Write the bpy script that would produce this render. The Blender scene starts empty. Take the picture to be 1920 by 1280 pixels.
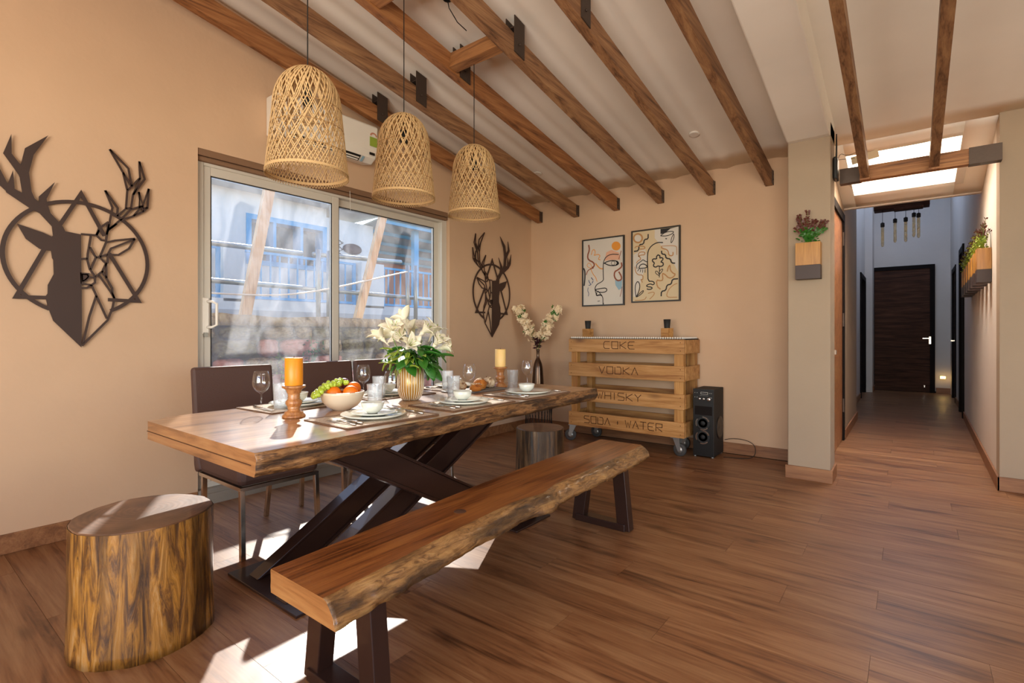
import bpy, bmesh, math, random
from mathutils import Vector, Matrix, noise
random.seed(11)
S = bpy.context.scene
PI = math.pi
R = math.radians
# ---------------------------------------------------------------- camera, sky, sun, big lights, exposure
CAMH = 1.12
YAW = math.atan(745/957)
cam = bpy.data.objects.new('camera', bpy.data.cameras.new('camera'))
S.collection.objects.link(cam)
cam.location = (0, 0, CAMH)
cam.rotation_euler = (PI/2, 0, YAW)
cam.data.sensor_width = 36
cam.data.lens = 957/1920*36
cam.data.shift_y = -14/1920
cam.data.clip_start = .05
S.camera = cam
S.view_settings.view_transform = 'Standard'
S.view_settings.look = 'None'
S.view_settings.gamma = 1
S.view_settings.use_curve_mapping = False
S.view_settings.exposure = 0.0
S.cycles.max_bounces = 10
S.cycles.diffuse_bounces = 5
S.cycles.transparent_max_bounces = 24
S.cycles.sample_clamp_indirect = 6
S.cycles.caustics_reflective = False
S.cycles.caustics_refractive = False

w = bpy.data.worlds.new('sky'); S.world = w; w.use_nodes = True
nt = w.node_tree; nt.nodes.clear()
sk = nt.nodes.new('ShaderNodeTexSky'); sk.sky_type = 'NISHITA'; sk.sun_disc = False
sk.sun_elevation = R(28); sk.sun_rotation = R(-56); sk.altitude = 1500
bg = nt.nodes.new('ShaderNodeBackground'); bg.inputs[1].default_value = 0.62
ou = nt.nodes.new('ShaderNodeOutputWorld')
nt.links.new(sk.outputs[0], bg.inputs[0]); nt.links.new(bg.outputs[0], ou.inputs[0])

def light(name, kind, loc, energy, col, rot=None, size=(1, 1), spread=None):
    l = bpy.data.lights.new(name, kind); l.energy = energy; l.color = col
    if kind == 'AREA':
        l.shape = 'RECTANGLE'; l.size, l.size_y = size
        if spread: l.spread = R(spread)
    o = bpy.data.objects.new(name, l); o.location = loc
    if rot: o.rotation_euler = rot
    S.collection.objects.link(o); return o
EL, AZ = R(29.3), R(34)
sd = Vector((math.cos(AZ)*math.cos(EL), -math.sin(AZ)*math.cos(EL), -math.sin(EL)))
sun = light('sun', 'SUN', (-8, 6, 6), 8.0, (1.0, .93, .84))
sun.rotation_euler = sd.to_track_quat('-Z', 'Y').to_euler(); sun.data.angle = R(.55)
# invented fill lamps at added openings behind and right of the camera, tilted upward
light('fill_lamp_back', 'AREA', (0.5, -2.75, 1.3), 310, (1.0, .90, .78), (R(128), 0, 0), (4.2, 1.8))
light('fill_lamp_right', 'AREA', (3.35, 1.2, 1.5), 22, (1.0, .89, .76), (R(108), 0, R(90)), (3.4, 2.2))
light('skylight_daylight', 'AREA', (-.055, 5.715, 3.40), 105, (1, .92, .82), (0, 0, 0), (.77, .87))
light('atrium_daylight', 'AREA', (0, 10.2, 4.15), 18, (.36, .55, 1.0), (0, 0, 0), (1.2, 3.2))

# ---------------------------------------------------------------- materials
def srgb(h):
    if isinstance(h, str):
        h = h.lstrip('#'); c = [int(h[i:i+2], 16)/255 for i in (0, 2, 4)]
    else: c = [v/255 for v in h]
    return tuple(v/12.92 if v <= .04045 else ((v+.055)/1.055)**2.4 for v in c)+(1,)
class N:
    def __init__(s, name):
        s.m = bpy.data.materials.new(name); s.m.use_nodes = True; s.t = s.m.node_tree
        s.b = s.t.nodes['Principled BSDF']; s.o = s.t.nodes['Material Output']
    def n(s, typ, **k):
        nd = s.t.nodes.new('ShaderNode'+typ)
        for a, v in k.items():
            if a.startswith('i_'):
                key = a[2:]; key = int(key) if key.isdigit() else key.replace('_', ' ')
                nd.inputs[key].default_value = v
            else: setattr(nd, a, v)
        return nd
    def l(s, a, b): s.t.links.new(a, b)
    def ramp(s, fac, stops):
        r = s.n('ValToRGB'); e = r.color_ramp.elements
        while len(e) < len(stops): e.new(.5)
        for el, (p, c) in zip(e, stops): el.position = p; el.color = c if len(c) == 4 else srgb(c)
        s.l(fac, r.inputs[0]); return r.outputs[0]
    def co(s, scale=(1, 1, 1), kind='Object', rnd=True):
        tc = s.n('TexCoord'); mp = s.n('Mapping'); mp.inputs['Scale'].default_value = scale
        if rnd:
            oi = s.n('ObjectInfo'); ad = s.n('VectorMath', operation='MULTIPLY_ADD')
            cx = s.n('CombineXYZ')
            for i in range(3): s.l(oi.outputs['Random'], cx.inputs[i])
            ad.inputs[1].default_value = (37, 51, 23); s.l(cx.outputs[0], ad.inputs[0]); s.l(tc.outputs[kind], ad.inputs[2])
            s.l(ad.outputs[0], mp.inputs[0])
        else: s.l(tc.outputs[kind], mp.inputs[0])
        return mp.outputs[0]
    def bump(s, h, strength=.3, dist=.005):
        b = s.n('Bump'); b.inputs['Strength'].default_value = strength; b.inputs['Distance'].default_value = dist
        s.l(h, b.inputs['Height']); s.l(b.outputs[0], s.b.inputs['Normal'])
def flat(name, col, rough=.5, metal=0, coat=0, bump=0, bs=200, spec=.5):
    k = N(name); c = srgb(col)
    no = k.n('TexNoise', i_Scale=6., i_Detail=4.); k.l(k.co(), no.inputs['Vector'])
    mx = k.n('MixRGB', blend_type='MULTIPLY'); mx.inputs[0].default_value = .18; mx.inputs[1].default_value = c
    g = k.n('ValToRGB'); k.l(no.outputs[0], g.inputs[0]); g.color_ramp.elements[0].color = (.55, .55, .55, 1)
    k.l(g.outputs[0], mx.inputs[2]); k.l(mx.outputs[0], k.b.inputs['Base Color'])
    k.b.inputs['Roughness'].default_value = rough; k.b.inputs['Metallic'].default_value = metal
    k.b.inputs['Coat Weight'].default_value = coat; k.b.inputs['Specular IOR Level'].default_value = spec
    if bump:
        n2 = k.n('TexNoise', i_Scale=float(bs), i_Detail=3.); k.l(k.co(rnd=False), n2.inputs['Vector']); k.bump(n2.outputs[0], bump, .004)
    return k.m
def wood(name, c, axis=1, scale=1., rough=.45, coat=0, stretch=14, knots=True, bump=.15, tint=.25, spec=.5, fw=.35):
    """c: dark, mid, light colours; grain along axis in object space"""
    k = N(name); sc = [stretch*scale]*3; sc[axis] = 1.1*scale
    v = k.co(tuple(sc))
    a = k.n('TexNoise', i_Scale=1.3, i_Detail=8., i_Roughness=.62, i_Distortion=.8); k.l(v, a.inputs['Vector'])
    sc2 = [stretch*6*scale]*3; sc2[axis] = 2.5*scale
    v2 = k.co(tuple(sc2)); f = k.n('TexNoise', i_Scale=1.5, i_Detail=4.); k.l(v2, f.inputs['Vector'])
    mth = k.n('Math', operation='MULTIPLY_ADD'); mth.inputs[1].default_value = fw; k.l(f.outputs[0], mth.inputs[0]); k.l(a.outputs[0], mth.inputs[2])
    sb = k.n('Math', operation='SUBTRACT'); k.l(mth.outputs[0], sb.inputs[0]); sb.inputs[1].default_value = fw/2
    col = k.ramp(sb.outputs[0], [(.30, c[0]), (.47, c[1]), (.68, c[2])])
    if knots:
        s3 = [5*scale]*3; s3[axis] = 1.9*scale
        vk = k.co(tuple(s3)); vo = k.n('TexVoronoi', i_Scale=.8); k.l(vk, vo.inputs['Vector'])
        kr = k.n('ValToRGB'); kr.color_ramp.elements[0].position = .02; kr.color_ramp.elements[1].position = .16
        kr.color_ramp.elements[0].color = (.22, .15, .1, 1); k.l(vo.outputs['Distance'], kr.inputs[0])
        mk = k.n('MixRGB', blend_type='MULTIPLY'); mk.inputs[0].default_value = .8; k.l(col, mk.inputs[1]); k.l(kr.outputs[0], mk.inputs[2]); col = mk.outputs[0]
    oi = k.n('ObjectInfo'); hv = k.n('HueSaturation'); mr = k.n('MapRange'); mr.inputs[3].default_value = 1-tint; mr.inputs[4].default_value = 1+tint*.6
    k.l(oi.outputs['Random'], mr.inputs[0]); k.l(mr.outputs[0], hv.inputs['Value']); k.l(col, hv.inputs['Color'])
    k.l(hv.outputs[0], k.b.inputs['Base Color'])
    k.b.inputs['Roughness'].default_value = rough; k.b.inputs['Coat Weight'].default_value = coat; k.b.inputs['Coat Roughness'].default_value = .12; k.b.inputs['Specular IOR Level'].default_value = spec
    if bump: k.bump(mth.outputs[0], bump, .003)
    return k.m
def bark(name, cols, axis=1, scale=1., rough=.5, coat=.3, stretch=(26, 5, 26), dark=.35, dist=1.5):
    k = N(name)
    v = k.co(tuple(q*scale for q in stretch))
    a = k.n('TexNoise', i_Scale=1., i_Detail=9., i_Roughness=.7, i_Distortion=dist); k.l(v, a.inputs['Vector'])
    col = k.ramp(a.outputs[0], [(.30, cols[0]), (.42, cols[1]), (.55, cols[2]), (.72, cols[3])])
    v2 = k.co(tuple(q*scale*.28 for q in stretch)); b = k.n('TexNoise', i_Scale=1., i_Detail=5.); k.l(v2, b.inputs['Vector'])
    kr = k.n('ValToRGB'); kr.color_ramp.elements[0].position = .38; kr.color_ramp.elements[1].position = .56
    kr.color_ramp.elements[0].color = (dark, dark*.9, dark*.8, 1); k.l(b.outputs[0], kr.inputs[0])
    mk = k.n('MixRGB', blend_type='MULTIPLY'); mk.inputs[0].default_value = 1; k.l(col, mk.inputs[1]); k.l(kr.outputs[0], mk.inputs[2])
    k.l(mk.outputs[0], k.b.inputs['Base Color'])
    k.b.inputs['Roughness'].default_value = rough; k.b.inputs['Coat Weight'].default_value = coat; k.b.inputs['Coat Roughness'].default_value = .2
    k.bump(a.outputs[0], .7, .01)
    return k.m
def emit(name, col, s):
    k = N(name); k.b.inputs['Base Color'].default_value = srgb(col); k.b.inputs['Emission Color'].default_value = srgb(col); k.b.inputs['Emission Strength'].default_value = s
    return k.m
def thin_glass(name, tint=(1, 1, 1), haze=0, ior=1.45, hz=3., rim=.5):
    k = N(name); k.t.nodes.remove(k.b)
    tr = k.n('BsdfTransparent'); tr.inputs[0].default_value = (*tint, 1)
    gl = k.n('BsdfGlossy'); gl.inputs['Roughness'].default_value = .03
    fr = k.n('LayerWeight'); fr.inputs[0].default_value = .5
    pw = k.n('Math', operation='POWER'); pw.inputs[1].default_value = 4.; k.l(fr.outputs['Facing'], pw.inputs[0])
    mm = k.n('Math', operation='MULTIPLY_ADD'); mm.inputs[1].default_value = rim*.8; mm.inputs[2].default_value = .05*rim; k.l(pw.outputs[0], mm.inputs[0])
    mx = k.n('MixShader'); k.l(mm.outputs[0], mx.inputs[0]); k.l(tr.outputs[0], mx.inputs[1]); k.l(gl.outputs[0], mx.inputs[2])
    out = mx.outputs[0]
    if haze:
        df = k.n('BsdfTranslucent'); df.inputs[0].default_value = (.9, .92, .95, 1)
        d2 = k.n('BsdfDiffuse'); d2.inputs[0].default_value = (.9, .92, .95, 1)
        ad = k.n('MixShader'); ad.inputs[0].default_value = .35; k.l(df.outputs[0], ad.inputs[1]); k.l(d2.outputs[0], ad.inputs[2])
        v = k.co((1, 1.2, .7), rnd=False); n1 = k.n('TexNoise', i_Scale=hz, i_Detail=7., i_Roughness=.6, i_Distortion=1.6); k.l(v, n1.inputs['Vector'])
        mr = k.n('MapRange'); mr.inputs[1].default_value = .35; mr.inputs[2].default_value = .75; mr.inputs[3].default_value = haze*.25; mr.inputs[4].default_value = haze; k.l(n1.outputs[0], mr.inputs[0])
        m2 = k.n('MixShader'); k.l(mr.outputs[0], m2.inputs[0]); k.l(out, m2.inputs[1]); k.l(ad.outputs[0], m2.inputs[2]); out = m2.outputs[0]
    k.l(out, k.o.inputs[0]); return k.m

M = {}
def plaster(name, col, bs=.25):
    k = N(name); n1 = k.n('TexNoise', i_Scale=1.1, i_Detail=5.); k.l(k.co(rnd=False), n1.inputs['Vector'])
    c = srgb(col); d = tuple(v*.88 for v in c[:3])+(1,)
    k.l(k.ramp(n1.outputs[0], [(.3, d), (.7, c)]), k.b.inputs['Base Color'])
    n2 = k.n('TexNoise', i_Scale=9., i_Detail=6.); k.l(k.co(rnd=False), n2.inputs['Vector']); k.bump(n2.outputs[0], bs, .012)
    k.b.inputs['Roughness'].default_value = .75; return k.m
M['wall'] = plaster('peach_wall_plaster', 'cba98a')
M['wall_pale'] = plaster('pale_wall_plaster', 'a5917a')
M['wall_white'] = plaster('white_wall_plaster', 'd8cfc4')
M['ceil'] = plaster('ceiling_plaster', 'f6efe4', .12)
M['base'] = wood('baseboard_wood', ['6b4326', '845736', '9a6b45'], 0, 1, .5, 0, knots=False, tint=.05)
M['floor'] = wood('laminate_floor', ['50301c', '7f5536', '97704d'], 0, 1.0, .38, .04, stretch=11, bump=.06, tint=.13, spec=.4)
M['floor_dark'] = flat('floor_underlay', '4a2c1a', .7)
M['beam'] = wood('old_beam_wood', ['523520', '8a6242', 'a98058'], 1, 1.2, .6, 0, tint=.16)
M['beam_red'] = wood('red_beam_wood', ['5a3418', '8f5c34', 'aa7648'], 1, 1.2, .55, 0, tint=.1)
M['beamx'] = wood('cross_beam_wood', ['5e3718', '96643a', 'b27e4c'], 0, 1.2, .55, 0, tint=.12)
M['steel'] = flat('dark_steel', '574a42', .5, .7, bump=.2, bs=60)
M['table'] = wood('table_top_wood', ['6f4526', 'a3744a', 'c09468'], 1, 1., .28, .85, stretch=11, tint=0, fw=.75)
M['bench'] = wood('bench_top_wood', ['5a3218', '854f28', '9e6634'], 1, 1., .3, .8, stretch=11, tint=0, fw=.75)
M['endgrain'] = wood('end_grain_wood', ['6e4420', '966438', 'ac7c4a'], 0, 1.5, .4, .4, stretch=8, tint=0, knots=False)
M['edge'] = bark('live_edge_bark', ['1c0f06', '5c3a1c', '96693c', 'b08a5c'], dark=.20, scale=2.2, stretch=(30, 5.5, 42), dist=.9)
M['edge_b'] = bark('bench_live_edge', ['2c1a0a', '6f4a24', '9a7040', 'b08a54'], dark=.28, scale=1.8, stretch=(26, 6, 34), dist=1.1, coat=.85, rough=.35)
M['stump'] = bark('stump_side', ['1e120a', '63401f', 'b07a30', 'c49e6c'], stretch=(34, 34, 4.6), dark=.25, dist=.9, rough=.32, coat=.75)
M['stump_d'] = bark('dark_stump_side', ['1a120c', '3c2a1a', '7b5a38', 'a08a6c'], stretch=(34, 34, 3.), dark=.3, dist=.4, rough=.4, coat=.4)
M['leg'] = flat('brown_painted_steel', '35221d', .3, .3, coat=.3)
M['chrome'] = flat('chrome', 'dcd4c8', .22, 1)
M['leather'] = flat('brown_leatherette', '4f352c', .62, bump=.35, bs=250)
M['frame'] = flat('window_frame_metal', 'cfc8bc', .4, .1)
M['frame_in'] = flat('window_gasket', '1c1c1c', .7)
M['blind'] = flat('blind_fabric', '806047', .8)
M['glass'] = thin_glass('dusty_window_glass', haze=.22)
M['glass2'] = thin_glass('window_glass', haze=.15)
M['cup'] = thin_glass('drinking_glass', (1, 1, 1), ior=1.5, rim=1.1)
M['rib'] = thin_glass('ribbed_glass', (.94, .96, .97), haze=.28, ior=1.5, hz=30., rim=1.1)
M['white'] = flat('white_plastic', 'e4ddd2', .35)
M['ceramic'] = flat('pale_ceramic', 'd9dcd2', .12, coat=.6)
M['bowl'] = flat('beige_bowl_ceramic', 'd8c8b0', .3, coat=.2)
M['black'] = flat('black_plastic', '12100f', .4)
M['black_m'] = flat('matte_black', '1c1a18', .7)
M['grey'] = flat('grey_metal', 'a9a6a0', .35, .7)
M['rubber'] = flat('grey_rubber', '45423f', .7)
M['silver'] = flat('cutlery_steel', 'cfcac2', .18, 1)
M['rattan'] = flat('rattan', 'cdaa78', .65)
M['rattan_d'] = flat('dark_rattan', 'a07a4a', .6)
M['candle_o'] = flat('amber_wax', 'e8941c', .4)
M['candle_c'] = flat('cream_wax', 'ecc983', .45)
for q in ('candle_o', 'candle_c'):
    b = M[q].node_tree.nodes['Principled BSDF']; b.inputs['Subsurface Weight'].default_value = .35; b.inputs['Subsurface Radius'].default_value = (.02, .01, .004)
M['turned'] = wood('turned_wood', ['7a4522', 'a36b3c', 'bd8752'], 2, 3, .4, .3, knots=False, tint=0)
M['pallet'] = wood('pallet_wood', ['8a5526', 'b07c42', 'c6935a'], 0, 1.1, .55, .1, tint=.14)
M['palletz'] = wood('pallet_block_wood', ['8a5526', 'a87438', 'be8c4e'], 2, 1.1, .55, .1, tint=.14)
M['carve'] = flat('carved_groove', '4a290f', .95)
M['planter'] = wood('honey_planter_wood', ['8f5a14', 'ac7422', 'be8836'], 2, 2, .45, .2, tint=.05)
M['planter_d'] = flat('dark_planter_base', '3a2620', .5)
M['door'] = wood('walnut_door', ['28150d', '432718', '5c3a28'], 0, 1.2, .65, 0, knots=False, tint=0, spec=.2)
M['door_l'] = wood('teak_door', ['6f4524', '966038', 'ae7a4c'], 0, 1.2, .4, .2, knots=False, tint=0)
M['jamb'] = flat('black_door_frame', '17100d', .75, spec=.15)
M['deer'] = flat('brown_laser_cut_metal', '38231b', .6)
M['leafg'] = flat('green_leaf', '2f6b1c', .4)
M['leafl'] = flat('yellow_green_leaf', '93a83c', .5)
M['leafr'] = flat('russet_leaf', '5a2a20', .5)
M['petal'] = flat('white_lily_petal', 'f0ead2', .5)
for q in ('petal', 'leafg', 'leafl'):
    b = M[q].node_tree.nodes['Principled BSDF']; b.inputs['Transmission Weight'].default_value = 0; b.inputs['Subsurface Weight'].default_value = .25; b.inputs['Subsurface Radius'].default_value = (.02, .02, .008)
M['stem'] = flat('green_stem', '5f7f34', .5)
M['blossom'] = flat('cream_blossom', 'f2dcb8', .7)
M['maroon'] = flat('maroon_petal', '3a1018', .6)
M['gold'] = flat('amber_vase_glaze', 'b98a3a', .25, .3, coat=.5)
M['cream_rib'] = flat('cream_vase_rib', 'e8dcc0', .4)
M['bronze'] = flat('bronze_vase_metal', '5e4a3c', .22, .9)
M['orange'] = flat('orange_peel', 'e8730c', .42, bump=.3, bs=260)
M['plum'] = flat('plum_skin', '5b2430', .35)
M['grape'] = flat('green_grape_skin', 'b4cc44', .25, coat=.3)
b = M['grape'].node_tree.nodes['Principled BSDF']; b.inputs['Subsurface Weight'].default_value = .4; b.inputs['Subsurface Radius'].default_value = (.01, .01, .003)
M['crust'] = bark('bread_crust', ['6b3410', 'b8691c', 'd08a34', 'ecd9b8'], stretch=(18, 6, 18), dark=.6, coat=0, rough=.7)
M['crust_d'] = bark('floured_crust', ['4e2a14', '7d4a24', 'd9c3a0', 'f0e4cc'], stretch=(22, 9, 22), dark=.65, coat=0, rough=.8)
M['slate'] = flat('grey_slate', '77716a', .6)
def woven():
    k = N('woven_placemat'); v = k.co((1, 1, 1), rnd=False)
    br = k.n('TexBrick', i_Scale=46.); br.inputs['Color1'].default_value = srgb('e8e0d4'); br.inputs['Color2'].default_value = srgb('cdb89c'); br.inputs['Mortar'].default_value = srgb('8a6c50')
    br.inputs['Mortar Size'].default_value = .03; k.l(v, br.inputs['Vector']); k.l(br.outputs[0], k.b.inputs['Base Color']); k.b.inputs['Roughness'].default_value = .85; return k.m
M['mat'] = woven(); M['mat_e'] = flat('placemat_edge', '6d4f38', .8)
M['paper'] = plaster('art_paper', 'cfc6bb', .05)
M['paper_w'] = plaster('ochre_art_paper', 'cdb794', .05)
M['ink'] = flat('black_ink', '201c1e', .7); M['sienna'] = flat('sienna_paint', '8a4a30', .7); M['ochre'] = flat('ochre_paint', 'd98d33', .7)
M['tan'] = flat('tan_paint', 'b08050', .7); M['blush'] = flat('blush_paint', 'd5a287', .8); M['blue_ink'] = flat('blue_paint', '3a4a78', .7); M['sky_ink'] = flat('pale_blue_paint', '8ca9b8', .7)
M['frame_b'] = flat('black_picture_frame', '2b2826', .4)
M['ext_white'] = plaster('whitewashed_render', 'd2d6d6'); M['ext_blue'] = flat('blue_paintwork', '2296cc', .5)
M['ext_red'] = plaster('terracotta_render', 'c28468'); M['ext_grey'] = plaster('grey_render', 'b2b4b6')
M['pipe'] = flat('galvanised_pipe', '8d9aa0', .35, .8); M['pole'] = wood('scaffold_timber', ['a98258', 'cbaa80', 'dcc4a0'], 2, 1, .7, tint=.05)
M['tin'] = flat('tin_roof', '9aa39c', .5, .2)
M['dark_glass'] = flat('dark_house_glass', '3c444a', .1)
M['ground'] = flat('dusty_ground', '9a8a72', .9)
M['stone1'] = bark('pale_field_stone', ['6f6248', 'a08e68', 'bfb08c', 'cfc6a8'], stretch=(9, 9, 9), dark=.5, coat=0, rough=.9)
M['stone2'] = bark('mossy_stone', ['35351f', '66623e', '908a64', 'aaa482'], stretch=(11, 11, 11), dark=.5, coat=0, rough=.9)
M['stone3'] = bark('pink_painted_stone', ['a8706a', 'c88d86', 'd4a098', 'd8b4aa'], stretch=(7, 7, 7), dark=.65, coat=0, rough=.9)
M['mortar'] = flat('grey_mortar', '7f7a66', .95)
M['granite'] = flat('speckled_granite', '8d8478', .5, bump=.2)
M['amber_bulb'] = thin_glass('amber_bulb_glass', (.9, .75, .5), haze=.4, hz=8.)
M['warm_led'] = emit('warm_led', 'ffcf70', 9.)
M['sky_pane'] = thin_glass('frosted_skylight', haze=.9, hz=1.)
# ---------------------------------------------------------------- building helpers
COL = S.collection
class MB:
    def __init__(s): s.v = []; s.f = []; s.mi = []; s.sm = []; s.cur = 0
    def add(s, vs, fs, smooth=False):
        b = len(s.v); s.v += [tuple(v) for v in vs]
        for f in fs: s.f.append([b+i for i in f]); s.mi.append(s.cur); s.sm.append(smooth)
        return s
    def box(s, x0, x1, y0, y1, z0, z1):
        vs = [(x, y, z) for x in (x0, x1) for y in (y0, y1) for z in (z0, z1)]
        return s.add(vs, [(0, 1, 3, 2), (4, 6, 7, 5), (0, 4, 5, 1), (2, 3, 7, 6), (0, 2, 6, 4), (1, 5, 7, 3)])
    def obox(s, a, b, wdt, dep, up=(0, 0, 1)):
        """bar from a to b; width across, depth along the up side"""
        a = Vector(a); b = Vector(b); d = (b-a).normalized(); sde = d.cross(Vector(up)).normalized(); u = sde.cross(d).normalized()
        vs = [p+sde*i*wdt/2+u*j*dep/2 for p in (a, b) for i, j in ((-1, -1), (1, -1), (1, 1), (-1, 1))]
        return s.add(vs, [(0, 1, 2, 3), (7, 6, 5, 4), (0, 4, 5, 1), (1, 5, 6, 2), (2, 6, 7, 3), (3, 7, 4, 0)])
    def lathe(s, prof, n=24, c=(0, 0, 0), smooth=True, cap=True, ax=None):
        M_ = Matrix.Identity(3) if ax is None else Vector((0, 0, 1)).rotation_difference(Vector(ax)).to_matrix()
        c = Vector(c); vs = [c+M_@Vector((r*math.cos(2*PI*i/n), r*math.sin(2*PI*i/n), z)) for r, z in prof for i in range(n)]
        fs = [(k*n+i, k*n+(i+1) % n, (k+1)*n+(i+1) % n, (k+1)*n+i) for k in range(len(prof)-1) for i in range(n)]
        b = len(s.v); s.add(vs, fs, smooth)
        if cap:
            s.f.append([b+i for i in range(n)][::-1]); s.mi.append(s.cur); s.sm.append(False)
            s.f.append([b+(len(prof)-1)*n+i for i in range(n)]); s.mi.append(s.cur); s.sm.append(False)
        return s
    def tube(s, path, r, n=6, smooth=True, closed=False):
        P = [Vector(p) for p in path]; m = len(P); vs = []
        rr = r if isinstance(r, (list, tuple)) else [r]*m
        u = None
        for i, p in enumerate(P):
            if closed: t = P[(i+1) % m]-P[i-1]
            else: t = P[min(i+1, m-1)]-P[max(i-1, 0)]
            t.normalize()
            if u is None: u = t.orthogonal().normalized()
            else: u = (u-t*u.dot(t)); u = u.normalized() if u.length > 1e-6 else t.orthogonal().normalized()
            w_ = t.cross(u)
            vs += [p+(u*math.cos(2*PI*k/n)+w_*math.sin(2*PI*k/n))*rr[i] for k in range(n)]
        mm = m if closed else m-1
        fs = [(i*n+k, i*n+(k+1) % n, ((i+1) % m)*n+(k+1) % n, ((i+1) % m)*n+k) for i in range(mm) for k in range(n)]
        if not closed: fs += [tuple(range(n))[::-1], tuple((m-1)*n+k for k in range(n))]
        return s.add(vs, fs, smooth)
    def prism(s, pts, axis, a, b):
        """outline of 2-D points, extruded along axis (0,1,2) from a to b"""
        n = len(pts)
        def P(p, q): l = list(p); l.insert(axis, q); return l
        vs = [P(p, a) for p in pts]+[P(p, b) for p in pts]
        return s.add(vs, [tuple(range(n))[::-1], tuple(range(n, 2*n))]+[(i, (i+1) % n, n+(i+1) % n, n+i) for i in range(n)])
    def ball(s, c, r, n=10, m=7, sc=(1, 1, 1)):
        vs = []; c = Vector(c)
        for j in range(1, m):
            th = PI*j/m
            vs += [c+Vector((r*sc[0]*math.sin(th)*math.cos(2*PI*i/n), r*sc[1]*math.sin(th)*math.sin(2*PI*i/n), r*sc[2]*math.cos(th))) for i in range(n)]
        vs += [c+Vector((0, 0, r*sc[2])), c-Vector((0, 0, r*sc[2]))]; t = len(vs)-2
        fs = [(j*n+i, (j+1)*n+i, (j+1)*n+(i+1) % n, j*n+(i+1) % n) for j in range(m-2) for i in range(n)]
        fs += [(t, i, (i+1) % n) for i in range(n)]+[(t+1, (m-2)*n+(i+1) % n, (m-2)*n+i) for i in range(n)]
        return s.add(vs, fs, True)
    def strip(s, pts, wd, plane, off, th):
        """flat band with mitred corners along 2-D pts on a plane: plane(u,v,d)->3D; d is the height off it"""
        closed = len(pts) > 3 and math.dist(pts[0], pts[-1]) < 1e-6
        P = [tuple(p) for p in (pts[:-1] if closed else pts)]
        P = [p for i, p in enumerate(P) if i == 0 or math.dist(p, P[i-1]) > 1e-5]; n = len(P)
        if n < 2: return s
        A, B = [], []
        for i, p in enumerate(P):
            def dr(a, b): L = math.dist(a, b) or 1; return ((b[0]-a[0])/L, (b[1]-a[1])/L)
            d0 = dr(P[i-1], p) if (i or closed) else None; d1 = dr(p, P[(i+1) % n]) if (i < n-1 or closed) else None
            if d0 is None: d0 = d1
            if d1 is None: d1 = d0
            nx, ny = -(d0[1]+d1[1]), d0[0]+d1[0]; L = math.hypot(nx, ny)
            if L < .25: nx, ny = -d0[1], d0[0]; k = 1
            else: nx, ny = nx/L, ny/L; k = min(1/max(.3, nx*-d0[1]+ny*d0[0]), 2.2)
            h = wd/2*k; A.append((p[0]+nx*h, p[1]+ny*h)); B.append((p[0]-nx*h, p[1]-ny*h))
        vs = [plane(*q, off) for q in A]+[plane(*q, off) for q in B]+[plane(*q, off+th) for q in A]+[plane(*q, off+th) for q in B]
        fs = []
        for i in range(n if closed else n-1):
            j = (i+1) % n; fs += [(i, j, n+j, n+i), (2*n+i, 3*n+i, 3*n+j, 2*n+j), (i, 2*n+i, 2*n+j, j), (n+i, n+j, 3*n+j, 3*n+i)]
        if not closed: fs += [(0, n, 3*n, 2*n), (n-1, 3*n-1, 4*n-1, 2*n-1)] if False else [(0, n, 3*n, 2*n), (n-1, 3*n-1, 4*n-1, 2*n+n-1)]
        return s.add(vs, fs)
    def build(s, name, mat, parent=None, bev=0, loc=None):
        me = bpy.data.meshes.new(name); me.from_pydata(s.v, [], s.f); me.validate(); me.update()
        for m in (mat if isinstance(mat, (list, tuple)) else [mat]): me.materials.append(m)
        if len(me.polygons) == len(s.f):
            me.polygons.foreach_set('material_index', s.mi); me.polygons.foreach_set('use_smooth', s.sm)
        bm = bmesh.new(); bm.from_mesh(me); bmesh.ops.recalc_face_normals(bm, faces=bm.faces); bm.to_mesh(me); bm.free()
        o = bpy.data.objects.new(name, me); COL.objects.link(o)
        if parent: o.parent = parent
        if loc: o.location = loc
        if bev:
            b = o.modifiers.new('bevel', 'BEVEL'); b.width = bev; b.segments = 2; b.limit_method = 'ANGLE'; b.angle_limit = R(40)
        return o
def thing(name, label, cat, loc=(0, 0, 0), rz=0, group=None):
    o = bpy.data.objects.new(name, None); COL.objects.link(o); o.location = loc; o.rotation_euler = (0, 0, rz); o.empty_display_size = .1
    o['label'] = label; o['category'] = cat
    if group: o['group'] = group
    return o
def tag(o, label, cat, group=None):
    o['label'] = label; o['category'] = cat
    if group: o['group'] = group
    return o
def struct(o, label=None):
    o['kind'] = 'structure'
    if label: o['label'] = label
    return o
def stuff(o): o['kind'] = 'stuff'; return o
KIDS = {}
def dup(root, loc, rz, label, group=None):
    r = root.copy(); COL.objects.link(r); r.location = loc; r.rotation_euler = (0, 0, rz); r['label'] = label
    if group: r['group'] = group
    for ch in list(root.children):
        c = ch.copy(); COL.objects.link(c); c.parent = r
        for g in ch.children:
            d = g.copy(); COL.objects.link(d); d.parent = c
    return r
def inst(o, loc, rot=(0, 0, 0), sc=1, parent=None):
    c = o.copy(); COL.objects.link(c); c.location = loc; c.rotation_euler = rot; c.scale = (sc,)*3 if not isinstance(sc, tuple) else sc
    if parent: c.parent = parent
    return c
def nz(x, y=0, z=0): return noise.noise(Vector((x, y, z)))

# ---------------------------------------------------------------- the room
WX = -3.64; BY = 5.06
def cz(y): return 2.70+.18*(BY-y)          # height of the sloping ceiling
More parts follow.
